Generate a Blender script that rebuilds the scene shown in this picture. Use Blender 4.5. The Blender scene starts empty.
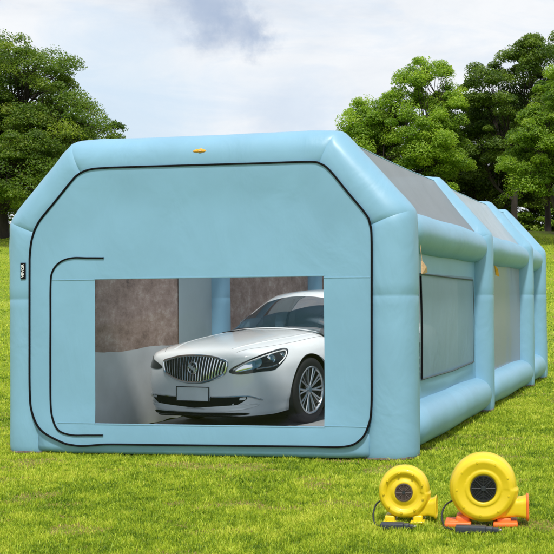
import bpy, bmesh, math, random
import numpy as np
from mathutils import Vector, Matrix, noise as mnoise
from mathutils.bvhtree import BVHTree
PI = math.pi
R = math.radians
rng = np.random.default_rng(7)
random.seed(7)
scene = bpy.context.scene
C = scene.collection

# ------------------------------------------------------------------ helpers
def link(name, me, mat=None, parent=None, smooth=True, angle=None):
    o = bpy.data.objects.new(name, me)
    C.objects.link(o)
    if mat is not None:
        me.materials.clear()
        for m in (mat if isinstance(mat, (list, tuple)) else [mat]):
            me.materials.append(m)
    if smooth and len(me.polygons):
        me.polygons.foreach_set('use_smooth', np.ones(len(me.polygons), bool))
        if angle is not None:
            me.set_sharp_from_angle(angle=R(angle))
    if parent is not None:
        o.parent = parent
    return o

def mesh(name, verts, faces):
    me = bpy.data.meshes.new(name)
    me.from_pydata([tuple(v) for v in verts], [], faces)
    me.validate()
    return me

def obj(name, bm, mat, parent=None, smooth=True, angle=40, fix=True):
    me = bpy.data.meshes.new(name)
    if fix:
        bmesh.ops.recalc_face_normals(bm, faces=bm.faces)
    bm.to_mesh(me); bm.free()
    return link(name, me, mat, parent, smooth, angle)

def thing(name, label, cat, loc=(0, 0, 0), rotz=0, group=None, scale=1):
    o = bpy.data.objects.new(name, None)
    C.objects.link(o)
    o.empty_display_size = .2
    o.location = loc; o.rotation_euler = (0, 0, rotz); o.scale = (scale,)*3
    tag(o, label, cat, group)
    return o

def tag(o, label, cat, group=None):
    o['label'] = label; o['category'] = cat
    if group: o['group'] = group
    return o

def structure(o):
    o['kind'] = 'structure'
    return o

def add_box(bm, c, s, bevel=0, seg=2, mat=None):
    r = bmesh.ops.create_cube(bm, size=1)
    vs = r['verts']
    for v in vs:
        v.co = Vector((v.co.x*s[0], v.co.y*s[1], v.co.z*s[2]))
    if bevel:
        es = list({e for v in vs for e in v.link_edges})
        g = bmesh.ops.bevel(bm, geom=es, offset=bevel, segments=seg, affect='EDGES', profile=.5)
        vs = list({v for f in g['faces'] for v in f.verts} | {v for v in vs if v.is_valid})
    for v in vs:
        if mat is not None: v.co = mat @ v.co
        v.co += Vector(c)
    return vs

def add_tube(bm, pts, rad, n=8, cap=True, flat=(1, 1), up=Vector((0, 0, 1))):
    pts = [Vector(p) for p in pts]
    rads = rad if isinstance(rad, (list, tuple)) else [rad]*len(pts)
    rings = []
    prev = None
    for i, p in enumerate(pts):
        if i == 0: t = pts[1]-p
        elif i == len(pts)-1: t = p-pts[i-1]
        else: t = (pts[i+1]-p).normalized()+(p-pts[i-1]).normalized()
        t.normalize()
        if prev is None:
            a = t.cross(up)
            if a.length < 1e-3: a = t.cross(Vector((1, 0, 0)))
        else:
            a = prev - t*prev.dot(t)
        a.normalize(); prev = a
        b = t.cross(a)
        rings.append([bm.verts.new(p + (a*math.cos(2*PI*k/n)*flat[0] + b*math.sin(2*PI*k/n)*flat[1])*rads[i]) for k in range(n)])
    for i in range(len(rings)-1):
        for k in range(n):
            bm.faces.new((rings[i][k], rings[i][(k+1) % n], rings[i+1][(k+1) % n], rings[i+1][k]))
    if cap:
        bm.faces.new(rings[0][::-1]); bm.faces.new(rings[-1])

def add_lathe(bm, prof, axis='z', n=32, c=(0, 0, 0), close=True):
    """prof: list of (r, h); revolve round the axis through c"""
    c = Vector(c); rings = []
    for r, h in prof:
        ring = []
        if r < 1e-6:
            p = {'z': (0, 0, h), 'y': (0, h, 0), 'x': (h, 0, 0)}[axis]
            rings.append([bm.verts.new(c+Vector(p))]); continue
        for k in range(n):
            a = 2*PI*k/n; u, v = r*math.cos(a), r*math.sin(a)
            p = {'z': (u, v, h), 'y': (u, h, v), 'x': (h, u, v)}[axis]
            ring.append(bm.verts.new(c+Vector(p)))
        rings.append(ring)
    for a, b in zip(rings[:-1], rings[1:]):
        for k in range(n):
            k2 = (k+1) % n
            if len(a) == 1 and len(b) == 1: continue
            if len(a) == 1: bm.faces.new((a[0], b[k], b[k2]))
            elif len(b) == 1: bm.faces.new((a[k], a[k2], b[0]))
            else: bm.faces.new((a[k], a[k2], b[k2], b[k]))

def catmull(P, n, closed=False):
    P = np.asarray(P, float); m = len(P)
    ts = np.linspace(0, m if closed else m-1, n, endpoint=not closed)
    out = []
    for t in ts:
        i = int(min(math.floor(t), m-1 if closed else m-2)); f = t-i
        g = (lambda k: P[k % m]) if closed else (lambda k: P[min(max(k, 0), m-1)])
        a, b, c, d = g(i-1), g(i), g(i+1), g(i+2)
        out.append(.5*((2*b)+(-a+c)*f+(2*a-5*b+4*c-d)*f*f+(-a+3*b-3*c+d)*f**3))
    return np.array(out)

def evaluated(o):
    dg = bpy.context.evaluated_depsgraph_get()
    me = bpy.data.meshes.new_from_object(o.evaluated_get(dg))
    o.modifiers.clear()
    old = o.data; o.data = me
    bpy.data.meshes.remove(old)
    return o

def fbm(p, oct=3):
    return mnoise.fractal(p, 1.0, 2.0, oct)

# ------------------------------------------------------------------ materials
def new_mat(name):
    m = bpy.data.materials.new(name); m.use_nodes = True
    nt = m.node_tree
    return m, nt, nt.nodes['Principled BSDF'], nt.nodes['Material Output']

def N(nt, t, **kw):
    n = nt.nodes.new(t)
    for k, v in kw.items():
        if k.startswith('_'): setattr(n, k[1:], v)
        else: n.inputs[k.replace('__', ' ')].default_value = v
    return n

def ramp(nt, fac, stops):
    r = nt.nodes.new('ShaderNodeValToRGB')
    els = r.color_ramp.elements
    while len(els) > 1: els.remove(els[-1])
    for i, (p, c) in enumerate(stops):
        e = els[0] if i == 0 else els.new(p)
        e.position = p; e.color = (*c, 1) if len(c) == 3 else c
    nt.links.new(fac, r.inputs[0])
    return r.outputs[0]

def noise_node(nt, scale, detail=4, rough=.55, coord='Object', vec_scale=None, dist=0):
    tc = nt.nodes.new('ShaderNodeTexCoord')
    n = N(nt, 'ShaderNodeTexNoise', Scale=scale, Detail=detail, Roughness=rough, Distortion=dist)
    if vec_scale:
        mp = nt.nodes.new('ShaderNodeMapping'); mp.inputs['Scale'].default_value = vec_scale
        nt.links.new(tc.outputs[coord], mp.inputs[0]); nt.links.new(mp.outputs[0], n.inputs['Vector'])
    else:
        nt.links.new(tc.outputs[coord], n.inputs['Vector'])
    return n

def simple(name, col, rough=.5, metal=0, coat=0, var=.12, vscale=20, bump=0, bscale=60, spec=.5, ior=None):
    m, nt, b, out = new_mat(name)
    n = noise_node(nt, vscale)
    lo = tuple(c*(1-var) for c in col); hi = tuple(min(1, c*(1+var)) for c in col)
    nt.links.new(ramp(nt, n.outputs[0], [(.3, lo), (.7, hi)]), b.inputs['Base Color'])
    b.inputs['Roughness'].default_value = rough; b.inputs['Metallic'].default_value = metal
    b.inputs['Coat Weight'].default_value = coat; b.inputs['Coat Roughness'].default_value = .04
    b.inputs['Specular IOR Level'].default_value = spec
    if bump:
        n2 = noise_node(nt, bscale, 6)
        bp = N(nt, 'ShaderNodeBump', Strength=bump, Distance=.01)
        nt.links.new(n2.outputs[0], bp.inputs['Height']); nt.links.new(bp.outputs[0], b.inputs['Normal'])
    return m

def fabric(name, col, trans=.2, rough=.5, clear=0.0, var=.05, bump=.42):
    m, nt, b, out = new_mat(name)
    n = noise_node(nt, 1.3, 3)
    lo = tuple(c*(1-var) for c in col); hi = tuple(min(1, c*(1+var)) for c in col)
    col_out = ramp(nt, n.outputs[0], [(.3, lo), (.7, hi)])
    nt.links.new(col_out, b.inputs['Base Color'])
    b.inputs['Roughness'].default_value = rough
    b.inputs['Specular IOR Level'].default_value = .5
    b.inputs['Coat Weight'].default_value = .35; b.inputs['Coat Roughness'].default_value = .32
    # soft creases of inflated cloth + fine weave
    n2 = noise_node(nt, 2.2, 4, .5, vec_scale=(1, 1, .55), dist=.6)
    n3 = noise_node(nt, 420, 2)
    ad = N(nt, 'ShaderNodeMath', _operation='MULTIPLY_ADD'); ad.inputs[1].default_value = .015
    nt.links.new(n3.outputs[0], ad.inputs[0]); nt.links.new(n2.outputs[0], ad.inputs[2])
    bp = N(nt, 'ShaderNodeBump', Strength=bump, Distance=.06)
    nt.links.new(ad.outputs[0], bp.inputs['Height']); nt.links.new(bp.outputs[0], b.inputs['Normal'])
    sh = b.outputs[0]
    if trans:
        t = N(nt, 'ShaderNodeBsdfTranslucent'); nt.links.new(col_out, t.inputs['Color'])
        mx = N(nt, 'ShaderNodeMixShader', Fac=trans)
        nt.links.new(sh, mx.inputs[1]); nt.links.new(t.outputs[0], mx.inputs[2]); sh = mx.outputs[0]
    if clear:
        t = N(nt, 'ShaderNodeBsdfTransparent')
        mx = N(nt, 'ShaderNodeMixShader', Fac=clear)
        nt.links.new(sh, mx.inputs[1]); nt.links.new(t.outputs[0], mx.inputs[2]); sh = mx.outputs[0]
    nt.links.new(sh, out.inputs['Surface'])
    return m

def clear_sheet(name, tint=(.95, .97, .98), gloss=.06, rough=.03, haze=0.0, wavy=0.0, fres=.5):
    m, nt, b, out = new_mat(name)
    nt.nodes.remove(b)
    t = N(nt, 'ShaderNodeBsdfTransparent'); t.inputs[0].default_value = (*tint, 1)
    g = N(nt, 'ShaderNodeBsdfGlossy', Roughness=rough)
    lw = N(nt, 'ShaderNodeLayerWeight', Blend=.18)
    ma = N(nt, 'ShaderNodeMath', _operation='MULTIPLY_ADD'); ma.inputs[1].default_value = fres; ma.inputs[2].default_value = gloss
    nt.links.new(lw.outputs['Fresnel'], ma.inputs[0])
    mx = N(nt, 'ShaderNodeMixShader'); nt.links.new(ma.outputs[0], mx.inputs[0])
    nt.links.new(t.outputs[0], mx.inputs[1]); nt.links.new(g.outputs[0], mx.inputs[2]); sh = mx.outputs[0]
    if wavy:
        n = noise_node(nt, 1.1, 2, .5, vec_scale=(1, 1.6, .7), dist=.3)
        bp = N(nt, 'ShaderNodeBump', Strength=wavy, Distance=.08)
        nt.links.new(n.outputs[0], bp.inputs['Height']); nt.links.new(bp.outputs[0], g.inputs['Normal'])
    if haze:
        d = N(nt, 'ShaderNodeBsdfDiffuse'); d.inputs[0].default_value = (.66, .71, .77, 1)
        m2 = N(nt, 'ShaderNodeMixShader', Fac=haze)
        nt.links.new(sh, m2.inputs[1]); nt.links.new(d.outputs[0], m2.inputs[2]); sh = m2.outputs[0]
    nt.links.new(sh, out.inputs['Surface'])
    return m

BLUE = (.228, .452, .620)
M = {}
M['blue'] = fabric('blue_oxford_cloth', BLUE, .12)
M['blue_panel'] = fabric('blue_panel_cloth', BLUE, .16, bump=.26)
M['seam'] = fabric('blue_seam_tape', tuple(c*.8 for c in BLUE), 0)
M['grey_roof'] = fabric('grey_mesh_cloth', (.31, .335, .36), .35, .6, .05)
M['pale_roof'] = fabric('pale_translucent_cloth', (.58, .65, .70), .35, .3, .08)
M['grey_mesh'] = fabric('grey_screen_mesh', (.225, .355, .45), .15, .8, .08)
M['white_filter'] = fabric('white_filter_cloth', (.42, .48, .55), .3, .9, .03)
M['black'] = simple('black_piping', (.006, .006, .007), .9, spec=.12)
M['dark_zip'] = simple('dark_zip', (.06, .085, .095), .7)
M['tan'] = simple('tan_webbing', (.62, .40, .22), .8, var=.2, vscale=60)
M['orange_tab'] = simple('orange_webbing', (.75, .36, .03), .7, var=.3, vscale=90)
M['dirt_rim'] = simple('grimy_base_cloth', (.16, .12, .11), .9, var=.5, vscale=18)
M['white_print'] = simple('white_print', (.8, .8, .8), .6)
M['pane'] = clear_sheet('clear_vinyl', (.96, .985, .99), .012, .04, 0, .12)
M['side_clear'] = clear_sheet('wavy_clear_vinyl', (.46, .52, .58), .14, .12, .34, .25, .30)
M['roof_clear'] = clear_sheet('clear_roof_vinyl', (.98, .985, .99), .0, .05, .03, .3)
M['floor_mat'] = simple('grey_floor_mat', (.26, .27, .275), .6, var=.18, vscale=2.2, bump=.1)
M['skirt'] = simple('grey_lining', (.60, .62, .63), .85, var=.12, vscale=1.6)

def brown_lining():
    m, nt, b, out = new_mat('brown_mottled_lining')
    n = noise_node(nt, 3.2, 10, .80, vec_scale=(1, .8, 1.3))
    nt.links.new(ramp(nt, n.outputs[0], [(.30, (.12, .085, .075)), (.44, (.30, .205, .17)), (.55, (.42, .30, .255)), (.68, (.60, .51, .46))]), b.inputs['Base Color'])
    b.inputs['Roughness'].default_value = .95
    return m
M['brown'] = brown_lining()
M['pale_strip'] = fabric('pale_blue_grey_cloth', (.46, .57, .61), .2, .7)

# car + blower
M['car_paint'] = simple('white_car_paint', (.89, .90, .91), .25, coat=1, var=.01)
M['chrome'] = simple('chrome', (.75, .76, .78), .12, 1, var=.03)
M['grille_dark'] = simple('dark_grille', (.012, .014, .018), .4)
M['trim_black'] = simple('black_trim', (.012, .013, .016), .25, coat=.5)
M['intake_black'] = simple('matt_black_intake', (.010, .012, .015), .8, spec=.2)
M['rubber'] = simple('tyre_rubber', (.016, .016, .018), .75, bump=.3)
M['alloy'] = simple('alloy_rim', (.62, .63, .65), .22, .9, var=.04)
M['rim_dark'] = simple('dark_rim_well', (.02, .022, .026), .5)
M['plate'] = simple('plain_number_plate', (.78, .82, .84), .35, var=.06, vscale=5)
M['car_glass'] = clear_sheet('tinted_car_glass', (.50, .62, .67), .30, .01)
M['lamp_glass'] = clear_sheet('headlamp_glass', (.9, .93, .96), .06, .01)
M['seat_cloth'] = simple('grey_seat_cloth', (.16, .155, .15), .8)
M['dash'] = simple('dark_dashboard', (.03, .03, .033), .6)
M['yellow'] = simple('yellow_plastic', (.74, .54, .012), .42, coat=.15, var=.05, vscale=6, bump=.05, bscale=200)
M['orange'] = simple('orange_plastic', (.85, .17, .03), .45, var=.08, vscale=9)
M['black_plastic'] = simple('black_plastic', (.014, .015, .017), .45, var=.2)
M['brown_grille'] = simple('brown_grey_grille', (.085, .06, .05), .5, var=.2)
M['cable'] = simple('dark_cable', (.02, .025, .03), .5)
M['adapter'] = simple('charcoal_adapter', (.035, .042, .055), .5, var=.2)
M['grey_metal'] = simple('grey_prong_metal', (.45, .45, .46), .35, .8)

def bark_mat():
    m, nt, b, out = new_mat('tree_bark')
    n = noise_node(nt, 5, 6, .65, vec_scale=(1, 1, .25))
    nt.links.new(ramp(nt, n.outputs[0], [(.3, (.014, .011, .009)), (.7, (.055, .043, .033))]), b.inputs['Base Color'])
    b.inputs['Roughness'].default_value = .95
    bp = N(nt, 'ShaderNodeBump', Strength=.8, Distance=.05)
    nt.links.new(n.outputs[0], bp.inputs['Height']); nt.links.new(bp.outputs[0], b.inputs['Normal'])
    return m
M['bark'] = bark_mat()

def leaf_mat(name, dark, mid, light, trans=.48):
    m, nt, b, out = new_mat(name)
    at = N(nt, 'ShaderNodeAttribute', _attribute_name='tone')
    col = ramp(nt, at.outputs['Fac'], [(0, dark), (.5, mid), (1, light)])
    nt.links.new(col, b.inputs['Base Color'])
    b.inputs['Roughness'].default_value = .5
    b.inputs['Specular IOR Level'].default_value = .35
    t = N(nt, 'ShaderNodeBsdfTranslucent')
    mc = N(nt, 'ShaderNodeMix', _data_type='RGBA', _blend_type='MULTIPLY'); mc.inputs[0].default_value = 1
    nt.links.new(col, mc.inputs[6]); mc.inputs[7].default_value = (1.3, 1.45, .6, 1)
    nt.links.new(mc.outputs[2], t.inputs['Color'])
    mx = N(nt, 'ShaderNodeMixShader', Fac=trans)
    nt.links.new(b.outputs[0], mx.inputs[1]); nt.links.new(t.outputs[0], mx.inputs[2])
    nt.links.new(mx.outputs[0], out.inputs['Surface'])
    return m
M['leaf_deep'] = leaf_mat('deep_green_leaves', (0.058, 0.112, 0.019), (0.128, 0.203, 0.032), (0.298, 0.353, 0.055))
M['leaf_dark'] = leaf_mat('dark_green_leaves', (0.048, 0.097, 0.018), (0.110, 0.176, 0.026), (0.238, 0.324, 0.041), .4)
M['leaf_yellow'] = leaf_mat('yellow_green_leaves', (0.091, 0.176, 0.021), (0.242, 0.365, 0.044), (0.459, 0.565, 0.074))
M['leaf_fresh'] = leaf_mat('fresh_green_leaves', (0.077, 0.153, 0.019), (0.189, 0.299, 0.032), (0.339, 0.428, 0.054))

def ground_mat():
    m, nt, b, out = new_mat('lawn_ground')
    geo = N(nt, 'ShaderNodeNewGeometry')
    def nz(scale, detail, rough=.6, vs=None):
        n = N(nt, 'ShaderNodeTexNoise', Scale=scale, Detail=detail, Roughness=rough)
        if vs:
            mp = nt.nodes.new('ShaderNodeMapping'); mp.inputs['Scale'].default_value = vs
            nt.links.new(geo.outputs['Position'], mp.inputs[0]); nt.links.new(mp.outputs[0], n.inputs['Vector'])
        else: nt.links.new(geo.outputs['Position'], n.inputs['Vector'])
        return n
    n1 = nz(.35, 6, .65, (.6, 1.4, 1)); n2 = nz(14, 6, .7); n3 = nz(70, 4, .7)
    big = ramp(nt, n1.outputs[0], [(.30, (.17, .27, .024)), (.50, (.29, .39, .036)), (.70, (.41, .48, .065))])
    fine = ramp(nt, n2.outputs[0], [(.30, (.45, .52, .4)), (.70, (1.35, 1.3, 1.2))])
    mc = N(nt, 'ShaderNodeMix', _data_type='RGBA', _blend_type='MULTIPLY'); mc.inputs[0].default_value = .9
    nt.links.new(big, mc.inputs[6]); nt.links.new(fine, mc.inputs[7])
    # earth and leaf litter under the trees on the bank
    sep = N(nt, 'ShaderNodeSeparateXYZ'); nt.links.new(geo.outputs['Position'], sep.inputs[0])
    n4 = nz(.5, 4)
    ad = N(nt, 'ShaderNodeMath', _operation='MULTIPLY_ADD'); ad.inputs[1].default_value = 7
    nt.links.new(n4.outputs[0], ad.inputs[0]); nt.links.new(sep.outputs['Y'], ad.inputs[2])
    mr = N(nt, 'ShaderNodeMapRange'); mr.inputs['From Min'].default_value = 48.0; mr.inputs['From Max'].default_value = 49.5
    nt.links.new(ad.outputs[0], mr.inputs['Value'])
    earth = ramp(nt, n2.outputs[0], [(.3, (.07, .05, .035)), (.7, (.17, .13, .095))])
    md = N(nt, 'ShaderNodeMix', _data_type='RGBA')
    nt.links.new(mr.outputs[0], md.inputs[0]); nt.links.new(mc.outputs[2], md.inputs[6]); nt.links.new(earth, md.inputs[7])
    nt.links.new(md.outputs[2], b.inputs['Base Color'])
    b.inputs['Roughness'].default_value = .9; b.inputs['Specular IOR Level'].default_value = .15
    bp = N(nt, 'ShaderNodeBump', Strength=.9, Distance=.04)
    nt.links.new(n3.outputs[0], bp.inputs['Height']); nt.links.new(bp.outputs[0], b.inputs['Normal'])
    return m
M['ground'] = ground_mat()

def grass_mat():
    m, nt, b, out = new_mat('grass_blades')
    at = N(nt, 'ShaderNodeAttribute', _attribute_name='tone')
    col = ramp(nt, at.outputs['Fac'], [(0, (.085, .165, .010)), (.3, (.26, .38, .022)), (.6, (.46, .57, .036)), (.84, (.62, .66, .08)), (.92, (.50, .37, .15)), (1, (.36, .23, .12))])
    nt.links.new(col, b.inputs['Base Color'])
    b.inputs['Roughness'].default_value = .5; b.inputs['Specular IOR Level'].default_value = .3
    t = N(nt, 'ShaderNodeBsdfTranslucent'); nt.links.new(col, t.inputs[0])
    mx = N(nt, 'ShaderNodeMixShader', Fac=.35)
    nt.links.new(b.outputs[0], mx.inputs[1]); nt.links.new(t.outputs[0], mx.inputs[2])
    nt.links.new(mx.outputs[0], out.inputs['Surface'])
    return m
M['grass'] = grass_mat()

# ------------------------------------------------------------------ camera, sky, sun
cam = bpy.data.cameras.new('camera'); co = bpy.data.objects.new('camera', cam); C.objects.link(co)
Rm = [[0.981309, -0.191938, 0.013896], [0.192151, 0.981234, -0.016076], [-0.010549, 0.018445, 0.999774]]
mw = Matrix(((Rm[0][0], Rm[0][2], -Rm[0][1], 4.97714), (Rm[1][0], Rm[1][2], -Rm[1][1], -10.18868),
             (Rm[2][0], Rm[2][2], -Rm[2][1], 1.65074), (0, 0, 0, 1)))
co.matrix_world = mw
cam.sensor_width = 36; cam.lens = 36*1050/554
cam.shift_x = -200/554
cam.clip_end = 2000
scene.camera = co

SUN_EL, SUN_AZ = R(58), R(-70)            # azimuth measured in the XY plane, counter-clockwise from +X
sd = Vector((math.cos(SUN_EL)*math.cos(SUN_AZ), math.cos(SUN_EL)*math.sin(SUN_AZ), math.sin(SUN_EL)))
sl = bpy.data.lights.new('sun', 'SUN'); so = bpy.data.objects.new('sun', sl); C.objects.link(so)
sl.energy = 3.0; sl.angle = R(6); sl.color = (1, .965, .90)
so.rotation_euler = sd.to_track_quat('Z', 'Y').to_euler()
so.location = (0, 0, 30)

w = bpy.data.worlds.new('World'); scene.world = w; w.use_nodes = True
nt = w.node_tree; bg = nt.nodes['Background']
sky = N(nt, 'ShaderNodeTexSky', _sky_type='NISHITA', _sun_disc=False, _sun_elevation=SUN_EL, _sun_rotation=PI/2-SUN_AZ)
tc = nt.nodes.new('ShaderNodeTexCoord')
def sky_noise(scale, vs, detail=6, rough=.6, dist=.4):
    mp = nt.nodes.new('ShaderNodeMapping'); mp.inputs['Scale'].default_value = vs
    nt.links.new(tc.outputs['Generated'], mp.inputs[0])
    n = N(nt, 'ShaderNodeTexNoise', Scale=scale, Detail=detail, Roughness=rough, Distortion=dist)
    nt.links.new(mp.outputs[0], n.inputs['Vector']); return n.outputs[0]
def sky_blob(d, r0, r1):
    d = Vector(d).normalized()
    s = N(nt, 'ShaderNodeVectorMath', _operation='DISTANCE'); s.inputs[1].default_value = d
    # ragged edge
    nn = N(nt, 'ShaderNodeVectorMath', _operation='MULTIPLY_ADD')
    mp = nt.nodes.new('ShaderNodeTexNoise'); mp.inputs['Scale'].default_value = 26; mp.inputs['Detail'].default_value = 8; mp.inputs['Roughness'].default_value = .65
    nt.links.new(tc.outputs['Generated'], mp.inputs['Vector'])
    nt.links.new(mp.outputs['Color'], nn.inputs[0]); nn.inputs[1].default_value = (.07, .07, .06)
    off = N(nt, 'ShaderNodeVectorMath', _operation='SUBTRACT'); off.inputs[1].default_value = (.035, .035, .03)
    nt.links.new(tc.outputs['Generated'], nn.inputs[2]); nt.links.new(nn.outputs[0], off.inputs[0])
    nt.links.new(off.outputs[0], s.inputs[0])
    mr = N(nt, 'ShaderNodeMapRange', _interpolation_type='SMOOTHSTEP')
    mr.inputs['From Min'].default_value = r1; mr.inputs['From Max'].default_value = r0
    nt.links.new(s.outputs['Value'], mr.inputs['Value'])
    return mr.outputs[0]
def mixc(fac, a, b):
    mx = N(nt, 'ShaderNodeMix', _data_type='RGBA')
    if isinstance(fac, float): mx.inputs[0].default_value = fac
    else: nt.links.new(fac, mx.inputs[0])
    for i, v in ((6, a), (7, b)):
        if isinstance(v, tuple): mx.inputs[i].default_value = (*v, 1)
        else: nt.links.new(v, mx.inputs[i])
    return mx.outputs[2]
def mathn(op, a, b):
    m_ = N(nt, 'ShaderNodeMath', _operation=op)
    for i, v in ((0, a), (1, b)):
        if isinstance(v, (int, float)): m_.inputs[i].default_value = v
        else: nt.links.new(v, m_.inputs[i])
    return m_.outputs[0]
WHITE_C = (7.55, 7.75, 8.0)
cover = ramp(nt, sky_noise(3.4, (1, 1, 3.2)), [(.36, (.66,)*3), (.50, (.90,)*3), (.62, (1,)*3)])
base = mixc(cover, sky.outputs[0], WHITE_C)
shade = ramp(nt, sky_noise(7, (1, 1, 3.6), 8, .62, .8), [(.44, (0, 0, 0)), (.64, (1, 1, 1))])
base = mixc(mathn('MULTIPLY', shade, .55), base, (5.5, 6.5, 7.7))
for d, r0, r1, k, colr in (((-.425, .868, .272), .0, .046, .9, (3.5, 4.3, 5.7)), ((-.404, .881, .250), .0, .040, .9, (3.3, 4.1, 5.5)), ((-.378, .890, .238), .0, .030, .9, (3.4, 4.2, 5.6)),
                           ((-.49, .85, .16), .02, .12, .6, (5.0, 6.4, 7.7)), ((-.36, .915, .168), .0, .05, .45, (5.0, 5.8, 6.9))):
    base = mixc(mathn('MULTIPLY', sky_blob(d, r0, r1), k), base, colr)
nt.links.new(base, bg.inputs['Color'])
bg.inputs['Strength'].default_value = .1
scene.view_settings.view_transform = 'Standard'
scene.view_settings.look = 'None'
scene.view_settings.exposure = 0.3
scene.view_settings.gamma = 1
scene.cycles.max_bounces = 10
scene.cycles.transparent_max_bounces = 16
scene.cycles.sample_clamp_indirect = 6

# ------------------------------------------------------------------ terrain
def crest(x): return 5.06-.035*np.clip(x, -60, 40)
def terrain(x, y):
    x = np.asarray(x, float); y = np.asarray(y, float)
    t = np.clip((y-12.5)/(46-12.5), 0, 1)
    h = crest(x)*t**1.35
    far = np.clip(y-46, 0, 400)
    h = h + np.minimum(far, 40)*.02
    und = .05*np.sin(x*.31+1)*np.sin(y*.23) * np.clip((y-13)/6, 0, 1)
    return h+und
xs = np.unique(np.concatenate([np.linspace(-400, -60, 18), np.linspace(-60, 40, 101), np.linspace(40, 400, 19)]))
ys = np.unique(np.concatenate([np.linspace(-60, 10, 30), np.linspace(10, 60, 80), np.linspace(60, 600, 28)]))
X, Y = np.meshgrid(xs, ys); Z = terrain(X, Y)
V = np.stack([X.ravel(), Y.ravel(), Z.ravel()], 1); nx = len(xs)
F = [(j*nx+i, j*nx+i+1, (j+1)*nx+i+1, (j+1)*nx+i) for j in range(len(ys)-1) for i in range(nx-1)]
structure(link('ground', mesh('ground', V, F), M['ground']))

# grass blades (one mesh, stuff)
def patch_tone(x, y):
    out = np.empty(len(x))
    for i in range(len(x)):
        out[i] = fbm(Vector((x[i]*.9, y[i]*.9, 3.3)), 3)
    return out
def blades(x, y, h, wd, tone):
    n = len(x)
    z = terrain(x, y)
    a = rng.uniform(0, 2*PI, n); lean = np.abs(rng.normal(.45, .4, n))*h; la = rng.uniform(0, 2*PI, n)
    dx, dy = np.cos(a)*wd/2, np.sin(a)*wd/2
    lx, ly = np.cos(la)*lean, np.sin(la)*lean
    P = np.zeros((n, 5, 3))
    P[:, 0] = np.stack([x-dx, y-dy, z-.004], 1); P[:, 1] = np.stack([x+dx, y+dy, z-.004], 1)
    P[:, 2] = np.stack([x+dx*.8+lx*.35, y+dy*.8+ly*.35, z+h*.6], 1); P[:, 3] = np.stack([x-dx*.8+lx*.35, y-dy*.8+ly*.35, z+h*.6], 1)
    P[:, 4] = np.stack([x+lx, y+ly, z+h*np.clip(1-.25*(lean/h)**2, .45, 1)], 1)
    return P.reshape(-1, 3), np.repeat(tone, 5)
def vnoise(x, y, octv, seed):
    out = np.zeros(len(x)); amp = .5; tab = np.random.default_rng(seed).uniform(-1, 1, (256, 256))
    for _ in range(octv):
        xi, yi = np.floor(x).astype(int), np.floor(y).astype(int); fx, fy = x-xi, y-yi
        fx = fx*fx*(3-2*fx); fy = fy*fy*(3-2*fy); g = lambda a, b: tab[a & 255, b & 255]
        out += amp*((g(xi, yi)*(1-fx)+g(xi+1, yi)*fx)*(1-fy)+(g(xi, yi+1)*(1-fx)+g(xi+1, yi+1)*fx)*fy)
        x, y, amp = x*2.03+17, y*2.03+31, amp*.55
    return out
def grass_zone(x0, x1, y0, y1, dens, hm, wm, fade_y=99):
    n = int((x1-x0)*(y1-y0)*dens)
    x = rng.uniform(x0, x1, n); y = rng.uniform(y0, y1, n)
    inside = (np.abs(x) < 2.12) & (y > .22) & (y < 10.8)
    if y1 < 3:   # only what can show near the camera's wedge of view (wide margin)
        d = y+10.19; inside |= np.abs((x-4.98)+.36*d) > .42*d+.3
    x, y = x[~inside], y[~inside]
    pt = vnoise(x*.8, y*.8, 4, 1)*.6+vnoise(x*5, y*5, 3, 2)*.7; tuft = vnoise(x*22, y*22, 2, 5); dry = vnoise(x*1.3, y*2.2, 5, 3)
    t = np.clip(.46+.55*pt+.42*tuft+rng.normal(0, .16, len(x)), 0, .84)
    for bx_, by_, br_ in BARE: dry = dry+.75*np.exp(-(((x-bx_)/br_)**2+((y-by_)/(br_*1.5))**2))*(1+1.5*tuft)
    isdry = rng.random(len(x)) < np.clip((dry-.20)*3.2, .015, .8)
    t[isdry] = rng.uniform(.86, 1, isdry.sum())
    h = hm*np.clip(rng.normal(1, .35, len(x)), .35, 2.0)*(1+.25*pt+.55*tuft)
    h = np.maximum(h, hm*.25); h[rng.random(len(h)) < .03] *= 1.7; h[isdry] *= .5
    keep = rng.random(len(x)) > np.clip((dry-.26)*2.0, 0, .6)+.35*np.clip(-tuft, 0, 1)
    fade = np.clip((y-fade_y)/8, 0, .92); keep &= rng.random(len(x)) > fade
    x, y, h, t = x[keep], y[keep], h[keep], t[keep]
    return blades(x, y, h, wm*rng.uniform(.6, 1.3, len(x)), t)
BARE = [(.79, -1.80, .13), (.60, -1.72, .12), (-.41, -2.11, .16), (.92, -2.35, .09), (-1.15, -1.47, .15), (.55, -3.32, .10), (2.1, -.5, .10)]
zones = [(-3.4, 6.6, -4.9, -1.9, 13000, .024, .0055), (-4.6, 6.6, -1.9, .55, 8000, .025, .0070), (2.0, 8.5, .55, 7, 3600, .026, .010),
         (-9, -2.0, .55, 7, 1300, .026, .012), (1.9, 9, 7, 24, 900, .030, .016, 11), (-16, -1.9, 7, 26, 520, .030, .019, 11), (-34, -6, 13, 44, 140, .045, .033), (-6, 5, 12, 44, 260, .045, .028)]
PP, TT = [], []
for zn in zones:
    p_, t_ = grass_zone(*zn); PP.append(p_); TT.append(t_)
P = np.concatenate(PP); T = np.concatenate(TT); nb = len(P)//5
me = bpy.data.meshes.new('lawn_grass')
me.vertices.add(len(P)); me.vertices.foreach_set('co', P.astype(np.float32).ravel())
base_i = (np.arange(nb)*5)[:, None]
loops = np.concatenate([base_i+np.array([[0, 1, 2, 3]]), base_i+np.array([[3, 2, 4]])], 1).ravel()
me.loops.add(len(loops)); me.loops.foreach_set('vertex_index', loops.astype(np.int32))
me.polygons.add(nb*2)
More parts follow.
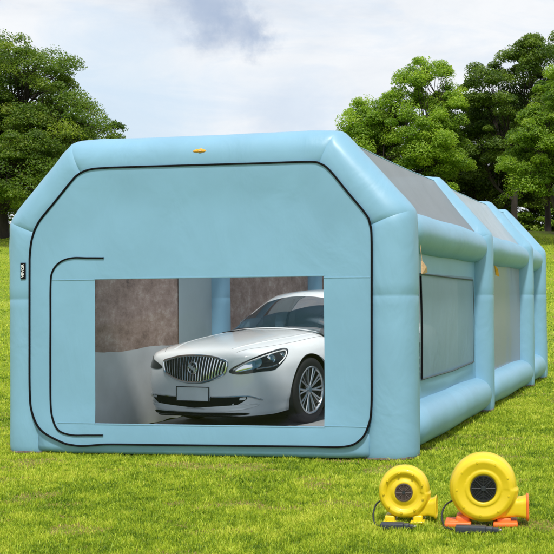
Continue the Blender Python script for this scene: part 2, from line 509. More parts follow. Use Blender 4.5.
ls = (np.arange(nb)[:, None]*7+np.array([[0, 4]])).ravel()
me.polygons.foreach_set('loop_start', ls.astype(np.int32))
at = me.attributes.new('tone', 'FLOAT', 'POINT'); at.data.foreach_set('value', T.astype(np.float32))
me.update(calc_edges=True)
go = link('lawn_grass', me, M['grass'])
tag(go, 'short yellow-green mown lawn grass with a few dry brown patches', 'grass'); go['kind'] = 'stuff'
print('blades', nb)

# ------------------------------------------------------------------ tent
RT = .30
tent = thing('inflatable_tent', 'large light blue inflatable garage tent with black outlined front window', 'tent', (0, 0, 0))

def offset_arch(r):
    # outer outline corners of the arch -> centre line
    out = [Vector((2.30, 0)), Vector((2.30, 2.545)), Vector((1.516, 3.407)), Vector((-1.516, 3.407)), Vector((-2.30, 2.545)), Vector((-2.30, 0))]
    lines = []
    for a, b in zip(out[:-1], out[1:]):
        d = (b-a).normalized(); nrm = Vector((-d.y, d.x))
        lines.append((a+nrm*r, d))
    res = [lines[0][0]]
    for (p, d), (q, e) in zip(lines[:-1], lines[1:]):
        den = d.x*e.y-d.y*e.x
        t = ((q.x-p.x)*e.y-(q.y-p.y)*e.x)/den
        res.append(p+d*t)
    res.append(lines[-1][0]+lines[-1][1]*2.545)
    res[-1] = Vector((res[-1].x, 0))
    return res

def make_arch(yc, r, depth, seed):
    path = offset_arch(r)
    bm = bmesh.new(); n = 48; rings = []; sharp_rings = []
    ex = 2.35
    segs = []
    for i, (a, b) in enumerate(zip(path[:-1], path[1:])):
        L = (b-a).length; d = (b-a)/L
        ss = [0, .02, .06, .12, .22]+list(np.linspace(.4, L-.4, 9))+[L-.22, L-.12, L-.06, L-.02]
        if i == 4: ss.append(L)
        if i == 0: ss = [0, .012, .04, .09, .2]+list(np.linspace(.4, 1.57, 5))+[1.655, 1.67, 1.685]+list(np.linspace(1.8, L-.4, 4))+[L-.22, L-.12, L-.06, L-.02]
        if i == 4: ss = [0, .02, .06, .12, .22]+list(np.linspace(.4, L-1.8, 4))+[L-1.685, L-1.67, L-1.655]+list(np.linspace(L-1.57, L-.4, 5))+[L-.2, L-.09, L-.04, L-.012, L]
        for s in ss:
            corner = False
            pt = a+d*s
            nrm = Vector((d.y, -d.x)); k = 1.0
            # mitre near corners: skew the rings towards the mitre plane
            def mitre(j, frac):
                e = (path[j]-path[j-1]).normalized(); f = (path[j+1]-path[j]).normalized()
                m = (Vector((e.y, -e.x))+Vector((f.y, -f.x))).normalized()
                return m/max(.3, m.dot(nrm))
            v = nrm.copy()
            if i > 0 and s < .22+1e-6: v = nrm.lerp(mitre(i, 0), 1-s/.30)
            if i < 4 and L-s < .22+1e-6: v = nrm.lerp(mitre(i+1, 0), 1-(L-s)/.30)
            dc = min(s if i > 0 else 9, L-s if i < 4 else 9)
            if dc < 1e-6: k = .945
            elif dc < .03: k = .975
            elif dc < .07: k = .992
            elif dc < .13: k = 1.002
            zz = pt.y
            if i in (0, 4):
                g = s if i == 0 else L-s
                if g < .1: k = (.90, .945, .98, .995)[0 if g < .005 else 1 if g < .02 else 2 if g < .06 else 3]
                if abs(g-1.67) < .002: k = .985
            ring = []; k_ring = k
            for q in range(n):
                k = k_ring
                th = 2*PI*q/n; c, sn = math.cos(th), math.sin(th)
                u = math.copysign(abs(c)**(2/ex), c); w_ = math.copysign(abs(sn)**(2/ex), sn)
                if dc < .20: k -= .016*(1-dc/.20)*abs(mnoise.noise(Vector((math.cos(th)*5, math.sin(th)*5, seed+i))))*2
                P0 = Vector((pt.x, yc, pt.y))+Vector((v.x, 0, v.y))*u*r*k + Vector((0, 1, 0))*w_*depth*k
                wr = .006*mnoise.noise(P0*2.3+Vector((seed, 0, 0)))+(.010*mnoise.noise(P0*9+Vector((seed, 3, 0))) if dc < .3 else .0025*mnoise.noise(P0*7))
                dirn = (P0-Vector((pt.x, yc, pt.y))).normalized()
                P0 += dirn*wr
                if i in (0, 4) and P0.z < .004: P0.z = .004 if s > .001 else P0.z
                ring.append(bm.verts.new(P0))
            rings.append(ring)
            if dc < 1e-6: sharp_rings.append(ring)
    for A, B in zip(rings[:-1], rings[1:]):
        for q in range(n):
            bm.faces.new((A[q], A[(q+1) % n], B[(q+1) % n], B[q]))
    bm.faces.new(rings[0][::-1]); bm.faces.new(rings[-1])
    for rg_ in sharp_rings:
        for q in range(n):
            e_ = bm.edges.get((rg_[q], rg_[(q+1) % n]))
            if e_: e_.smooth = False
    o = obj('arch_tube', bm, M['blue'], tent, angle=None)
    for sx in (1, -1):
        bm = bmesh.new()
        prof = [(0, .002), (.93, .002), (.985, .012), (.985, .03), (.95, .036)]
        rr = []
        for k_, z_ in prof:
            if k_ == 0: continue
            rr.append([bm.verts.new((sx*path[0].x+math.copysign(abs(math.cos(t))**(2/ex), math.cos(t))*r*k_*(1+.012*math.sin(5*t+seed)),
                                     yc+math.copysign(abs(math.sin(t))**(2/ex), math.sin(t))*depth*k_, z_+.006*math.sin(7*t+seed)*(z_ > .01))) for t in [2*PI*q/36 for q in range(36)]])
        for A, B in zip(rr[:-1], rr[1:]):
            for q in range(36): bm.faces.new((A[q], A[(q+1) % 36], B[(q+1) % 36], B[q]))
        bm.faces.new(rr[0][::-1])
        obj('base_pad', bm, M['dirt_rim'], o)
    return path
YA = [RT, 4.706, 8.873, 10.70]
RA = [RT, .26, .26, .26]
for i, (yc, r) in enumerate(zip(YA, RA)):
    path = make_arch(yc, r, r if i else RT, i*3.1)
    if i == 0: CL = path

def side_tube(name, xc, zc, r, y0, y1, ov=.16):
    bm = bmesh.new(); L = y1-y0; pts, rads = [], []
    for s in [0, .015, .05, .11, .2, .32]+list(np.linspace(.5, L-.5, 9))+[L-.32, L-.2, L-.11, L-.05, L-.015, L]:
        e = min(s, L-s)
        k = .55+.45*math.sqrt(max(0, 1-(1-min(1, e/.30))**2))
        k *= .965+.035*math.sin(PI*s/L)
        pts.append(Vector((xc, y0+s, zc+.006*math.sin(s*3)))); rads.append(r*k)
    add_tube(bm, pts, rads, 36)
    for v in bm.verts:
        v.co += Vector((0, 0, 1))*.006*mnoise.noise(v.co*3)
        if v.co.z < .006: v.co.z = .006
    return obj(name, bm, M['blue'], tent, angle=None)
for sx in (1, -1):
    for i in range(3):
        y0 = YA[i]+RA[i]*.55; y1 = YA[i+1]-RA[i+1]*.35
        side_tube('shoulder_tube', sx*2.06, 2.355, .225, y0, y1)
        if sx > 0: side_tube('bottom_tube', 2.085, .268, .245, y0, y1)
        else: side_tube('bottom_tube', -2.215, .24, .23, y0, y1)
# front sill tube
bm = bmesh.new()
pts, rads = [], []
for s in np.linspace(-1.85, 1.85, 25):
    e = 1.85-abs(s); k = .9+.1*min(1, e/.3)
    pts.append((s, .152, .165)); rads.append(.150*k)
add_tube(bm, pts, rads, 28)
for v in bm.verts:
    dy, dz = v.co.y-.152, v.co.z-.165; rr_ = math.hypot(dy, dz)
    if rr_ > 1e-4:
        c_, s_ = dy/rr_, dz/rr_; f_ = (abs(c_)**5+abs(s_)**5)**(-.2); v.co.y = .152+dy*f_; v.co.z = .165+dz*f_
obj('sill_tube', bm, M['blue'], tent, angle=None)

# flat panels
LOOP = [(-1.921, 2.0), (-1.917, 2.15), (-1.889, 2.33), (-1.808, 2.502), (-1.62, 2.71), (-1.426, 2.922), (-1.345, 2.995), (-1.225, 3.043), (-1.03, 3.058), (-.5, 3.056), (.1, 3.052), (.7, 3.047), (1.245, 3.043),
        (1.375, 3.018), (1.476, 2.943), (1.66, 2.72), (1.848, 2.495), (1.893, 2.393), (1.909, 2.251), (1.905, 1.7), (1.899, 1.1), (1.893, .569), (1.86, .367), (1.775, .222), (1.606, .148), (1.2, .142), (.6, .138), (0, .134), (-.6, .130), (-1.03, .126), (-1.284, .106), (-1.42, .113), (-1.555, .144), (-1.791, .266), (-1.898, .458), (-1.923, .694), (-1.924, 1.2), (-1.923, 1.6)]
LP = catmull(LOOP, 400, True)
def edge_dist(x, z): return float(np.sqrt(((LP-np.array((x, z)))**2).sum(1).min()))
def pn(x, z):
    e = min(1, edge_dist(x, z)/.45); e = e*e*(3-2*e)
    return -.015+e*(.020+.010*mnoise.noise(Vector((x*1.1, 4.2, z*1.1)))+.004*mnoise.noise(Vector((x*3.1, 1.2, z*2.3))))
def half_w(z):
    if z <= CL[1].y: return CL[0].x
    t = (z-CL[1].y)/(CL[2].y-CL[1].y)
    return CL[1].x+(CL[2].x-CL[1].x)*min(1, t)
def span(z, hole):
    if not hole: return -half_w(z), half_w(z)
    c = []
    for p, q in zip(LP, np.roll(LP, -1, 0)):
        if (p[1]-z)*(q[1]-z) <= 0 and p[1] != q[1]: c.append(p[0]+(q[0]-p[0])*(z-p[1])/(q[1]-p[1]))
    return min(c), max(c)
WX0, WX1, WZ0, WZ1 = -1.163, 1.391, .345, 1.872
def end_panel(name, yfun, mat, hole=None, parent=tent):
    zs = set(np.round(np.concatenate([np.linspace(.11, .16, 11), np.linspace(.17, 2.98, 38), np.linspace(2.985, 3.055, 22)]) if hole else np.linspace(.08, CL[2].y, 30), 4)); us = set(np.round(np.linspace(-1, 1, 45), 4))
    zs = sorted(zs | ({WZ0, WZ1} if hole else set()))
    bm = bmesh.new(); rows = []
    xl = sorted(set(np.round(np.linspace(-CL[0].x, CL[0].x, 46), 4)) | ({WX0, WX1} if hole else set()))
    for z in zs:
        w0_, w1_ = span(z, hole)
        rows.append([bm.verts.new((max(w0_, min(w1_, x)), 0, z)) for x in xl])
    for j in range(len(zs)-1):
        for i in range(len(xl)-1):
            xm, zm = (xl[i]+xl[i+1])/2, (zs[j]+zs[j+1])/2
            if hole and WX0 < xm < WX1 and WZ0 < zm < WZ1: continue
            bm.faces.new((rows[j][i], rows[j][i+1], rows[j+1][i+1], rows[j+1][i]))
    bmesh.ops.remove_doubles(bm, verts=bm.verts, dist=1e-5)
    for v in bm.verts: v.co.y = yfun(v.co.x, v.co.z)
    return obj(name, bm, mat, parent, angle=None)
front = end_panel('front_panel', pn, M['blue_panel'], True)
# window pane and its welded rim
bm = bmesh.new(); rows = []
for z in np.linspace(WZ0-.03, WZ1+.03, 12):
    rows.append([bm.verts.new((x, pn(x, z)+.010, z)) for x in np.linspace(WX0-.03, WX1+.03, 16)])
for A, B in zip(rows[:-1], rows[1:]):
    for i in range(15): bm.faces.new((A[i], A[i+1], B[i+1], B[i]))
pane = obj('window_pane', bm, M['pane'], front)

def strip_path(name, pts, wd, th, mat, parent, yo=-.008, close=False, nres=None):
    """a flat raised tape along a path lying on the front panel"""
    P2 = catmull(pts, nres or len(pts)*8, close)
    bm = bmesh.new(); rings = []; m = len(P2)
    for i in range(m):
        a = P2[(i-1) % m] if (close or i > 0) else P2[i]; b = P2[(i+1) % m] if (close or i < m-1) else P2[i]
        t = Vector((b[0]-a[0], b[1]-a[1])); t.normalize(); nr = Vector((-t.y, t.x))
        x, z = P2[i]; y = pn(x, z)+yo
        rings.append([bm.verts.new((x+nr.x*u*wd/2, y+v, z+nr.y*u*wd/2)) for u, v in ((-1, .012), (-.8, -th*.6), (0, -th), (.8, -th*.6), (1, .012))])
    rng_ = range(m) if close else range(m-1)
    for i in rng_:
        A, B = rings[i], rings[(i+1) % m]
        for k in range(4): bm.faces.new((A[k], A[k+1], B[k+1], B[k]))
    return obj(name, bm, mat, parent, angle=60)
strip_path('door_zip', LOOP, .021, .007, M['black'], front, close=True)
CZ = [(-1.054, 2.1), (-1.25, 2.104), (-1.429, 2.107), (-1.565, 2.067), (-1.655, 1.971), (-1.679, 1.821), (-1.682, 1.4), (-1.684, .95), (-1.683, .535), (-1.648, .364), (-1.578, .262), (-1.436, .220), (-1.25, .220), (-1.063, .223)]
strip_path('flap_zip', CZ, .018, .006, M['black'], front)
for a, b in (((-1.66, 1.872), (WX0, 1.872)), ((WX1, 1.858), (1.89, 1.856)), ((-1.60, .345), (WX0, .345)), ((WX1, .35), (1.86, .35)), ):
    strip_path('panel_seam', [a, ((a[0]+b[0])/2, (a[1]+b[1])/2), b], .012, .003, M['seam'], front, yo=-.001)
strip_path('window_seam', [(WX0, WZ0), (WX1, WZ0), (WX1, WZ1), (WX0, WZ1)][:0] or [(WX0-.008, WZ1+.008), (0, WZ1+.008), (WX1+.008, WZ1+.008)], .016, .003, M['seam'], front, yo=-.001)
strip_path('window_seam', [(WX0-.008, WZ0-.008), (0, WZ0-.008), (WX1+.008, WZ0-.008)], .016, .003, M['seam'], front, yo=-.001)

# rear panel with a large pale filter
rear = end_panel('rear_panel', lambda x, z: 10.72+.01*mnoise.noise(Vector((x, 0, z))), M['white_filter'])

# roof panels between the arches
def roof_sheet(name, a, b, y0, y1, mat, sag, nrm, inset=.10):
    bm = bmesh.new(); rows = []
    a, b = Vector(a), Vector(b)
    for j in range(15):
        t = j/14; y = y0+(y1-y0)*t
        s = sag*(1-(2*t-1)**2)
        rows.append([bm.verts.new((lambda q: (q.x, y, q.y))(a.lerp(b, k/10)-Vector(nrm)*(inset+s*(.35+.65*math.sin(PI*min(1, .15+k/12)))+.008*mnoise.noise(Vector((k*.4, y*2, 1)))))) for k in range(11)])
    for A, B in zip(rows[:-1], rows[1:]):
        for k in range(10): bm.faces.new((A[k], A[k+1], B[k+1], B[k]))
    return obj(name, bm, mat, tent, angle=None)
sl_n = Vector((3.407-2.545, 2.30-1.516)).normalized()
for i in range(3):
    y0, y1 = YA[i]+.05, YA[i+1]-.05
    mt = (M['grey_roof'], M['pale_roof'], M['blue_panel'])[i]
    for sx in (1, -1):
        rp = roof_sheet('roof_panel', (sx*2.09, 2.57), (sx*1.49, 3.325), y0, y1, mt, .05, (sx*sl_n.x, sl_n.y), .0)
        vv = [rp.data.vertices[11*j+10].co.copy() for j in range(15)]
        bm = bmesh.new(); add_tube(bm, vv, .008, 6); obj('piping', bm, M['seam'], rp)
    roof_sheet('unseen_clear_roof', (-1.49, 3.31), (1.49, 3.31), y0, y1, M['roof_clear'], .05, (0, 1), .0)  # unseen top sheets, made clear so sun and sky light reach the car

# side walls
def wall_sheet(name, x, y0, y1, z0, z1, mat, parent, bulge=.0, ny=14, nz=12, rag=.0):
    bm = bmesh.new(); rows = []
    for j in range(nz+1):
        z = z0+(z1-z0)*j/nz
        rows.append([])
        for i in range(ny+1):
            y = y0+(y1-y0)*i/ny
            rows[-1].append(bm.verts.new((x+bulge*math.sin(PI*i/ny)*math.sin(PI*j/nz)+.006*mnoise.noise(Vector((x*3, y*1.5, z*1.5))), y, z+rag*(mnoise.noise(Vector((y*.8, 7, z)))+.5*mnoise.noise(Vector((y*4, 2, z*3)))))))
    for A, B in zip(rows[:-1], rows[1:]):
        for i in range(ny): bm.faces.new((A[i], A[i+1], B[i+1], B[i]))
    return obj(name, bm, mat, parent, angle=None)
def piping(pts, rad, mat, parent, name='piping'):
    bm = bmesh.new(); add_tube(bm, pts, rad, 6)
    return obj(name, bm, mat, parent)
XW = 2.08
for i in range(3):
    y0, y1 = YA[i]+.1, YA[i+1]-.1
    for sx in (1, -1):
        if sx > 0 and i == 1:
            wl = wall_sheet('clear_side_window', XW, y0, y1, .40, 2.3, M['side_clear'], tent, .03)
        else:
            if sx > 0 and i == 0:
                # wall built round the mesh window
                a0, a1, b0, b1 = 1.22, 4.20, .74, 1.89
                wl = wall_sheet('wall_panel', XW, y0, a0, .35, 2.3, M['blue_panel'], tent)
                bmw = wl
                for (p0, p1, q0, q1) in ((a1, y1, .35, 2.3), (a0, a1, .35, b0), (a0, a1, b1, 2.3)):
                    wall_sheet('wall_panel', XW, p0, p1, q0, q1, M['blue_panel'], tent)
                mw_ = wall_sheet('mesh_window', XW+.012, a0-.03, a1+.03, b0-.03, b1+.03, M['grey_mesh'], tent, .025)
                xx = XW+.026
                piping([(xx, a0-.01, b1+.02), (xx+.01, (a0+a1)/2, b1), (xx, a1, b1-.01)], .009, M['dark_zip'], mw_)
                piping([(xx, a0, b0-.01), (xx+.02, (a0+a1)/2, b0-.02), (xx, a1, b0)], .011, M['dark_zip'], mw_)
                piping([(xx, a0, b0), (xx+.015, a0-.03, (b0+b1)/2), (xx, a0-.01, b1)], .012, M['black'], mw_)
                piping([(xx, a1, b0), (xx+.01, a1, (b0+b1)/2), (xx, a1, b1)], .006, M['dark_zip'], mw_)
            else:
                wall_sheet('wall_panel', sx*XW, y0, y1, .35, 2.3, M['blue_panel'], tent)
# inner lining along the left wall: mottled brown above, grey below
wall_sheet('upper_lining', -1.955, .62, 10.6, 1.0, 2.75, M['brown'], tent, 0, 40, 8, .03)
wall_sheet('lower_lining', -1.945, .62, 10.6, .02, 1.03, M['skirt'], tent, 0, 90, 8, .05)
wall_sheet('lining_strip', -1.938, 3.42, 4.50, .55, 2.75, M['pale_strip'], tent, .02, 8, 10)

# small webbing tabs
def flap(name, pts, mat, parent, th=.012):
    bm = bmesh.new()
    vs = [bm.verts.new(p) for p in pts]; f = bm.faces.new(vs)
    r = bmesh.ops.extrude_face_region(bm, geom=[f]); n = f.normal.copy() if f.normal.length else Vector((1, 0, 0))
    bm.normal_update()
    for v in r['geom']:
        if isinstance(v, bmesh.types.BMVert): v.co += f.normal*th
    return obj(name, bm, mat, parent, smooth=False)
# pull tab at the edge of the front post and of the second arch
flap('pull_tab', [(2.302, .45, 2.03), (2.325, .54, 1.97), (2.312, .64, 1.915), (2.30, .54, 1.895), (2.306, .43, 1.895)], M['tan'], tent, .015)
piping([(2.312, .46, 2.02), (2.305, .45, 2.10), (2.296, .45, 2.19)], .003, M['tan'], tent, 'tie_cord')
flap('pull_tab', [(2.305, 4.78, 2.10), (2.335, 4.86, 2.05), (2.315, 5.08, 1.94), (2.30, 4.90, 1.96)], M['orange_tab'], tent, .015)
# orange strap tab on the ridge tube
bm = bmesh.new()
prof = []
for dx, dz, rx, rz in ((.0, 0, .068, .024), (.035, -.003, .045, .018), (-.035, -.003, .045, .017)):
    r_ = bmesh.ops.create_uvsphere(bm, u_segments=20, v_segments=10, radius=1)
    for v in r_['verts']:
        v.co = Vector((.04+dx+v.co.x*rx, .018+v.co.y*.022, 3.203+dz+v.co.z*rz*(1+.15*math.sin(v.co.x*7))))
obj('strap_tab', bm, M['orange_tab'], tent)
bm = bmesh.new(); add_box(bm, (.052, -.006, 3.200), (.034, .010, .012), .004); obj('strap_buckle', bm, M['tan'], tent)

# black name tag with white vertical lettering on the left front post
tagx, tagz = -2.01, 1.977
bm = bmesh.new(); add_box(bm, (0, 0, 0), (.062, .008, .178), .002)
lt = obj('name_tag', bm, M['black'], tent, smooth=False)
lt.location = (tagx, -.004, tagz)
cu = bpy.data.curves.new('tag_lettering', 'FONT'); cu.body = 'VEVOR'; cu.size = .046; cu.align_x = 'CENTER'; cu.align_y = 'CENTER'; cu.extrude = .0006; cu.offset = .0006
to = bpy.data.objects.new('tag_lettering', cu); C.objects.link(to)
dg = bpy.context.evaluated_depsgraph_get(); tme = bpy.data.meshes.new_from_object(to.evaluated_get(dg))
bpy.data.objects.remove(to)
lo = link('tag_lettering', tme, M['white_print'], lt, smooth=False)
lo.rotation_euler = (PI/2, R(-90), 0); lo.location = (0, -.0052, 0)

# floor mat inside
bm = bmesh.new(); add_box(bm, (-.10, 5.65, .013), (3.55, 10.0, .02), .006)
fm = obj('floor_mat', bm, M['floor_mat'], None); tag(fm, 'plain grey floor mat under the white car inside the tent', 'floor mat')

# ------------------------------------------------------------------ car (local axes: +x forward, +y its left, origin on the ground under the front axle)
CAR_YAW = math.atan2(-.983, -.185)
car = thing('parked_car', 'white sedan with upright chrome grille seen through the tent window', 'car', (-.735, 3.03, .024), CAR_YAW, None, 1.16)
car.scale = (1.16, 1.07, 1.16)

ST = [  # x, crest half width, top z, crest z, max half width, bottom half width, bottom z
    (.975, .50, .785, .75, .535, .47, .175), (.935, .615, .838, .79, .66, .58, .165), (.83, .71, .882, .82, .775, .70, .165), (.62, .765, .925, .85, .865, .79, .165),
    (.35, .785, .962, .875, .905, .83, .18), (0, .795, 1.0, .905, .922, .85, .17), (-.4, .80, 1.035, .935, .925, .86, .17), (-.75, .80, 1.05, .95, .925, .86, .17),
    (-1.5, .80, 1.0, .965, .925, .86, .17), (-2.4, .80, 1.0, .98, .925, .86, .17), (-3.0, .79, 1.03, .99, .92, .85, .18), (-3.4, .765, 1.05, 1.0, .90, .82, .20),
    (-3.75, .70, 1.03, .98, .83, .76, .24), (-3.93, .60, .95, .90, .70, .64, .28)]
ST = np.array(ST)
def pchip_like(xq):
    xs_ = ST[::-1, 0]; out = [xq]
    for c in range(1, 7):
        P_ = np.stack([xs_, ST[::-1, c]], 1)
        # piecewise cubic with limited slopes
        h = np.diff(xs_); d = np.diff(P_[:, 1])/h
        m_ = np.zeros(len(xs_)); m_[0], m_[-1] = d[0], d[-1]
        for k in range(1, len(xs_)-1):
            m_[k] = 0 if d[k-1]*d[k] <= 0 else 2*d[k-1]*d[k]/(d[k-1]+d[k])
        k = int(np.clip(np.searchsorted(xs_, xq)-1, 0, len(xs_)-2)); t = (xq-xs_[k])/h[k]
        y = P_[:, 1]
        out.append((2*t**3-3*t**2+1)*y[k]+(t**3-2*t**2+t)*h[k]*m_[k]+(-2*t**3+3*t**2)*y[k+1]+(t**3-t**2)*h[k]*m_[k+1])
    return out
def half_section(x):
    _, wc, zt, zc, wm, wb, zb = pchip_like(x)
    zm = .60
    ctl = [(0, zt), (wc*.35, zt-.004), (wc*.68, zt-(zt-zc)*.28), (wc*.90, zt-(zt-zc)*.66), (wc, zc-.012), (wc+(wm-wc)*.55, zc-.085), (wm*.992, (zc+zm)/2-.04), (wm, zm-.04), (wm*.992, .45), (wb+(wm-wb)*.65, .34), (wb+(wm-wb)*.35, .27), (wb, zb+.015), (wb*.93, zb), (wb*.5, zb), (0, zb)]
    return catmull(ctl, 50)
xq = np.unique(np.concatenate([np.linspace(.975, .6, 20), np.linspace(.6, -3.5, 60), np.linspace(-3.5, -3.93, 12)]))[::-1]
bm = bmesh.new(); rings = []
def ring_from(h, x):
    full = [(y, z) for y, z in h]+[(-y, z) for y, z in h[-2:0:-1]]
    return [bm.verts.new((x, y, z)) for y, z in full]
for x in xq: rings.append(ring_from(half_section(x), x))
def cap(h, x0, bul, sgn):
    cz = (h[0][1]+h[-1][1])/2; out = []
    for k in (.93, .82, .65, .45, .22, .05):
        hk = np.stack([h[:, 0]*k, cz+(h[:, 1]-cz)*k], 1)
        out.append(ring_from(hk, x0+sgn*bul*(1-k**2.2)))
    return out
front_caps = cap(half_section(xq[0]), xq[0], .045, 1); rear_caps = cap(half_section(xq[-1]), xq[-1], .04, -1)
allr = front_caps[::-1]+rings+rear_caps
for A, B in zip(allr[:-1], allr[1:]):
    n = len(A)
    for k in range(n): bm.faces.new((A[k], A[(k+1) % n], B[(k+1) % n], B[k]))
bm.faces.new(allr[0]); bm.faces.new(allr[-1][::-1])
bmesh.ops.recalc_face_normals(bm, faces=bm.faces)
bvh = BVHTree.FromBMesh(bm)
body = obj('body', bm, M['car_paint'], car, angle=None)
# wheel openings
cut = bmesh.new()
for wx in (0, -2.82):
    for s in (1, -1):
        r_ = bmesh.ops.create_cone(cut, segments=48, radius1=.412, radius2=.412, depth=.50, cap_ends=True, matrix=Matrix.Translation((wx, s*.80, .37)) @ Matrix.Rotation(PI/2, 4, 'X'))
cme = bpy.data.meshes.new('cutter'); cut.to_mesh(cme); cut.free(); cut_o = bpy.data.objects.new('cutter', cme); C.objects.link(cut_o)
bmod = body.modifiers.new('openings', 'BOOLEAN'); bmod.object = cut_o; bmod.operation = 'DIFFERENCE'; bmod.solver = 'EXACT'
body.parent = None
evaluated(body)
bpy.data.objects.remove(cut_o)
body.parent = car
body.data.materials.clear(); body.data.materials.append(M['car_paint'])
body.data.polygons.foreach_set('use_smooth', np.ones(len(body.data.polygons), bool)); body.data.set_sharp_from_angle(angle=R(35))

def conform(name, pts, direction, mat, parent, off=.004, rings_=6, depth=.02, res=60, smooth_outline=True, dome=0.0, back=2.0):
    """an outline near the body's skin, filled with rings and cast onto the skin along `direction`"""
    d = Vector(direction).normalized()
    Pc = catmull(pts, res, True) if smooth_outline else np.concatenate([np.linspace(pts[i], pts[(i+1) % len(pts)], res//len(pts), endpoint=False) for i in range(len(pts))])
    c = Pc.mean(0); bm = bmesh.new(); R_ = []
    def cast(p, o):
        p = Vector(p); hit = bvh.ray_cast(p-d*back, d)
        q = hit[0] if hit[0] is not None else p
        return q-d*o
    outer = [bm.verts.new(cast(p, -depth)) for p in Pc]; R_.append(outer)
    for k in range(rings_):
        f = 1-k/rings_
        R_.append([bm.verts.new(cast(c+(p-c)*f, off+dome*(1-f*f))) for p in Pc])
    m = len(Pc)
    for A, B in zip(R_[:-1], R_[1:]):
        for i in range(m): bm.faces.new((A[i], A[(i+1) % m], B[(i+1) % m], B[i]))
    cv = bm.verts.new(cast(c, off+dome))
    for i in range(m): bm.faces.new((R_[-1][i], R_[-1][(i+1) % m], cv))
    return obj(name, bm, mat, parent, angle=50)
def conform_bar(name, pts, direction, rad, mat, parent, off=.006, flat=(1, 1), n=24, bm_in=None):
    d = Vector(direction).normalized(); P3 = catmull(pts, n); out = []
    for p in P3:
        p = Vector(p); hit = bvh.ray_cast(p-d*2, d); out.append((hit[0] if hit[0] is not None else p)-d*off)
    bm = bm_in or bmesh.new(); add_tube(bm, out, rad, 8, flat=flat)
    if bm_in is None: return obj(name, bm, mat, parent)
FX = (-1, 0, 0)
# waterfall grille
gz1, gz0, gh = .800, .520, .435
def gtop(y): return gz1-.060*(abs(y)/gh)**2.6
def gbot(y): return gz0+.115*(abs(y)/gh)**2.2
gout = [(1, y, gtop(y)) for y in np.linspace(-gh, gh, 13)]+[(1, gh*.985, .665)]+[(1, y, gbot(y)) for y in np.linspace(gh*.93, -gh*.93, 13)]+[(1, -gh*.985, .665)]
gr = conform('grille', gout, FX, M['grille_dark'], car, .004, res=90)
conform_bar('grille_surround', gout+gout[:2], FX, .015, M['chrome'], gr, .010, n=150)
bm = bmesh.new()
for k in range(21):
    y = -gh*.93+2*gh*.93*k/20
    yb = y*.90
    pts = []
    for t in np.linspace(0, 1, 7):
        yy = y+(yb-y)*t; z1, z0 = gtop(y)-.012, gbot(yb)+.012
        pts.append((1, yy, z1+(z0-z1)*t))
    conform_bar('', pts, FX, .0085, None, None, .012, (.75, 1.5), 7, bm)
obj('grille_bars', bm, M['chrome'], gr)
# ring emblem
bm = bmesh.new(); ec = Vector((1.037, 0, .672))
ringp = [ec+Vector((0, .062*math.cos(t), .062*math.sin(t))) for t in np.linspace(0, 2*PI, 33)]
add_tube(bm, ringp, .008, 8, cap=False, up=Vector((1, 0, 0)))
for k in (-1, 0, 1):
    cc = ec+Vector((.004, -k*.026, k*.018))
    sh = [(-.018, .026), (.018, .026), (.019, 0), (0, -.032), (-.019, 0)]
    vs0 = [bm.verts.new(cc+Vector((.0, u, v))) for u, v in sh]; vs1 = [bm.verts.new(cc+Vector((.012, u*.85, v*.85))) for u, v in sh]
    bm.faces.new(vs1)
    for i in range(5): bm.faces.new((vs0[i], vs0[(i+1) % 5], vs1[(i+1) % 5], vs1[i]))
obj('emblem', bm, M['chrome'], gr)
# lower intake with chrome blades, number plate, lip
io = [(1, y, z) for y, z in ((-.655, .365), (-.55, .376), (-.3, .372), (0, .370), (.3, .372), (.55, .376), (.655, .365), (.60, .315), (.46, .272), (0, .245), (-.46, .272), (-.60, .315))]
lowi = conform('lower_intake', io, FX, M['intake_black'], car, .003, res=80)
for s in (1, -1):
    conform_bar('intake_trim', [(1, s*.18, .366), (1, s*.42, .372), (1, s*.60, .380), (1, s*.69, .374), (1, s*.77, .335)], FX, .012, M['chrome'], lowi, .008, (1, .8))
conform('bumper_lip', [(1, y, z) for y, z in ((-.60, .178), (0, .172), (.60, .178), (.57, .205), (0, .196), (-.57, .205))], FX, M['intake_black'], car, .010, res=60)
bm = bmesh.new(); add_box(bm, (1.035, 0, .40), (.016, .45, .155), .006)
pl = obj('number_plate', bm, M['plate'], car, smooth=False)
bm = bmesh.new()
for c_, s_ in (((1.045, 0, .474), (.006, .45, .008)), ((1.045, 0, .326), (.006, .45, .008)), ((1.045, .222, .40), (.006, .008, .14)), ((1.045, -.222, .40), (.006, .008, .14))): add_box(bm, c_, s_)
obj('plate_frame', bm, M['trim_black'], pl, smooth=False)
conform('bumper_blade', [(1, y, z) for y, z in ((-.70, .262), (-.45, .222), (0, .206), (.45, .222), (.70, .262), (.72, .300), (.45, .250), (0, .228), (-.45, .250), (-.72, .300))], FX, M['car_paint'], car, .016, res=80)
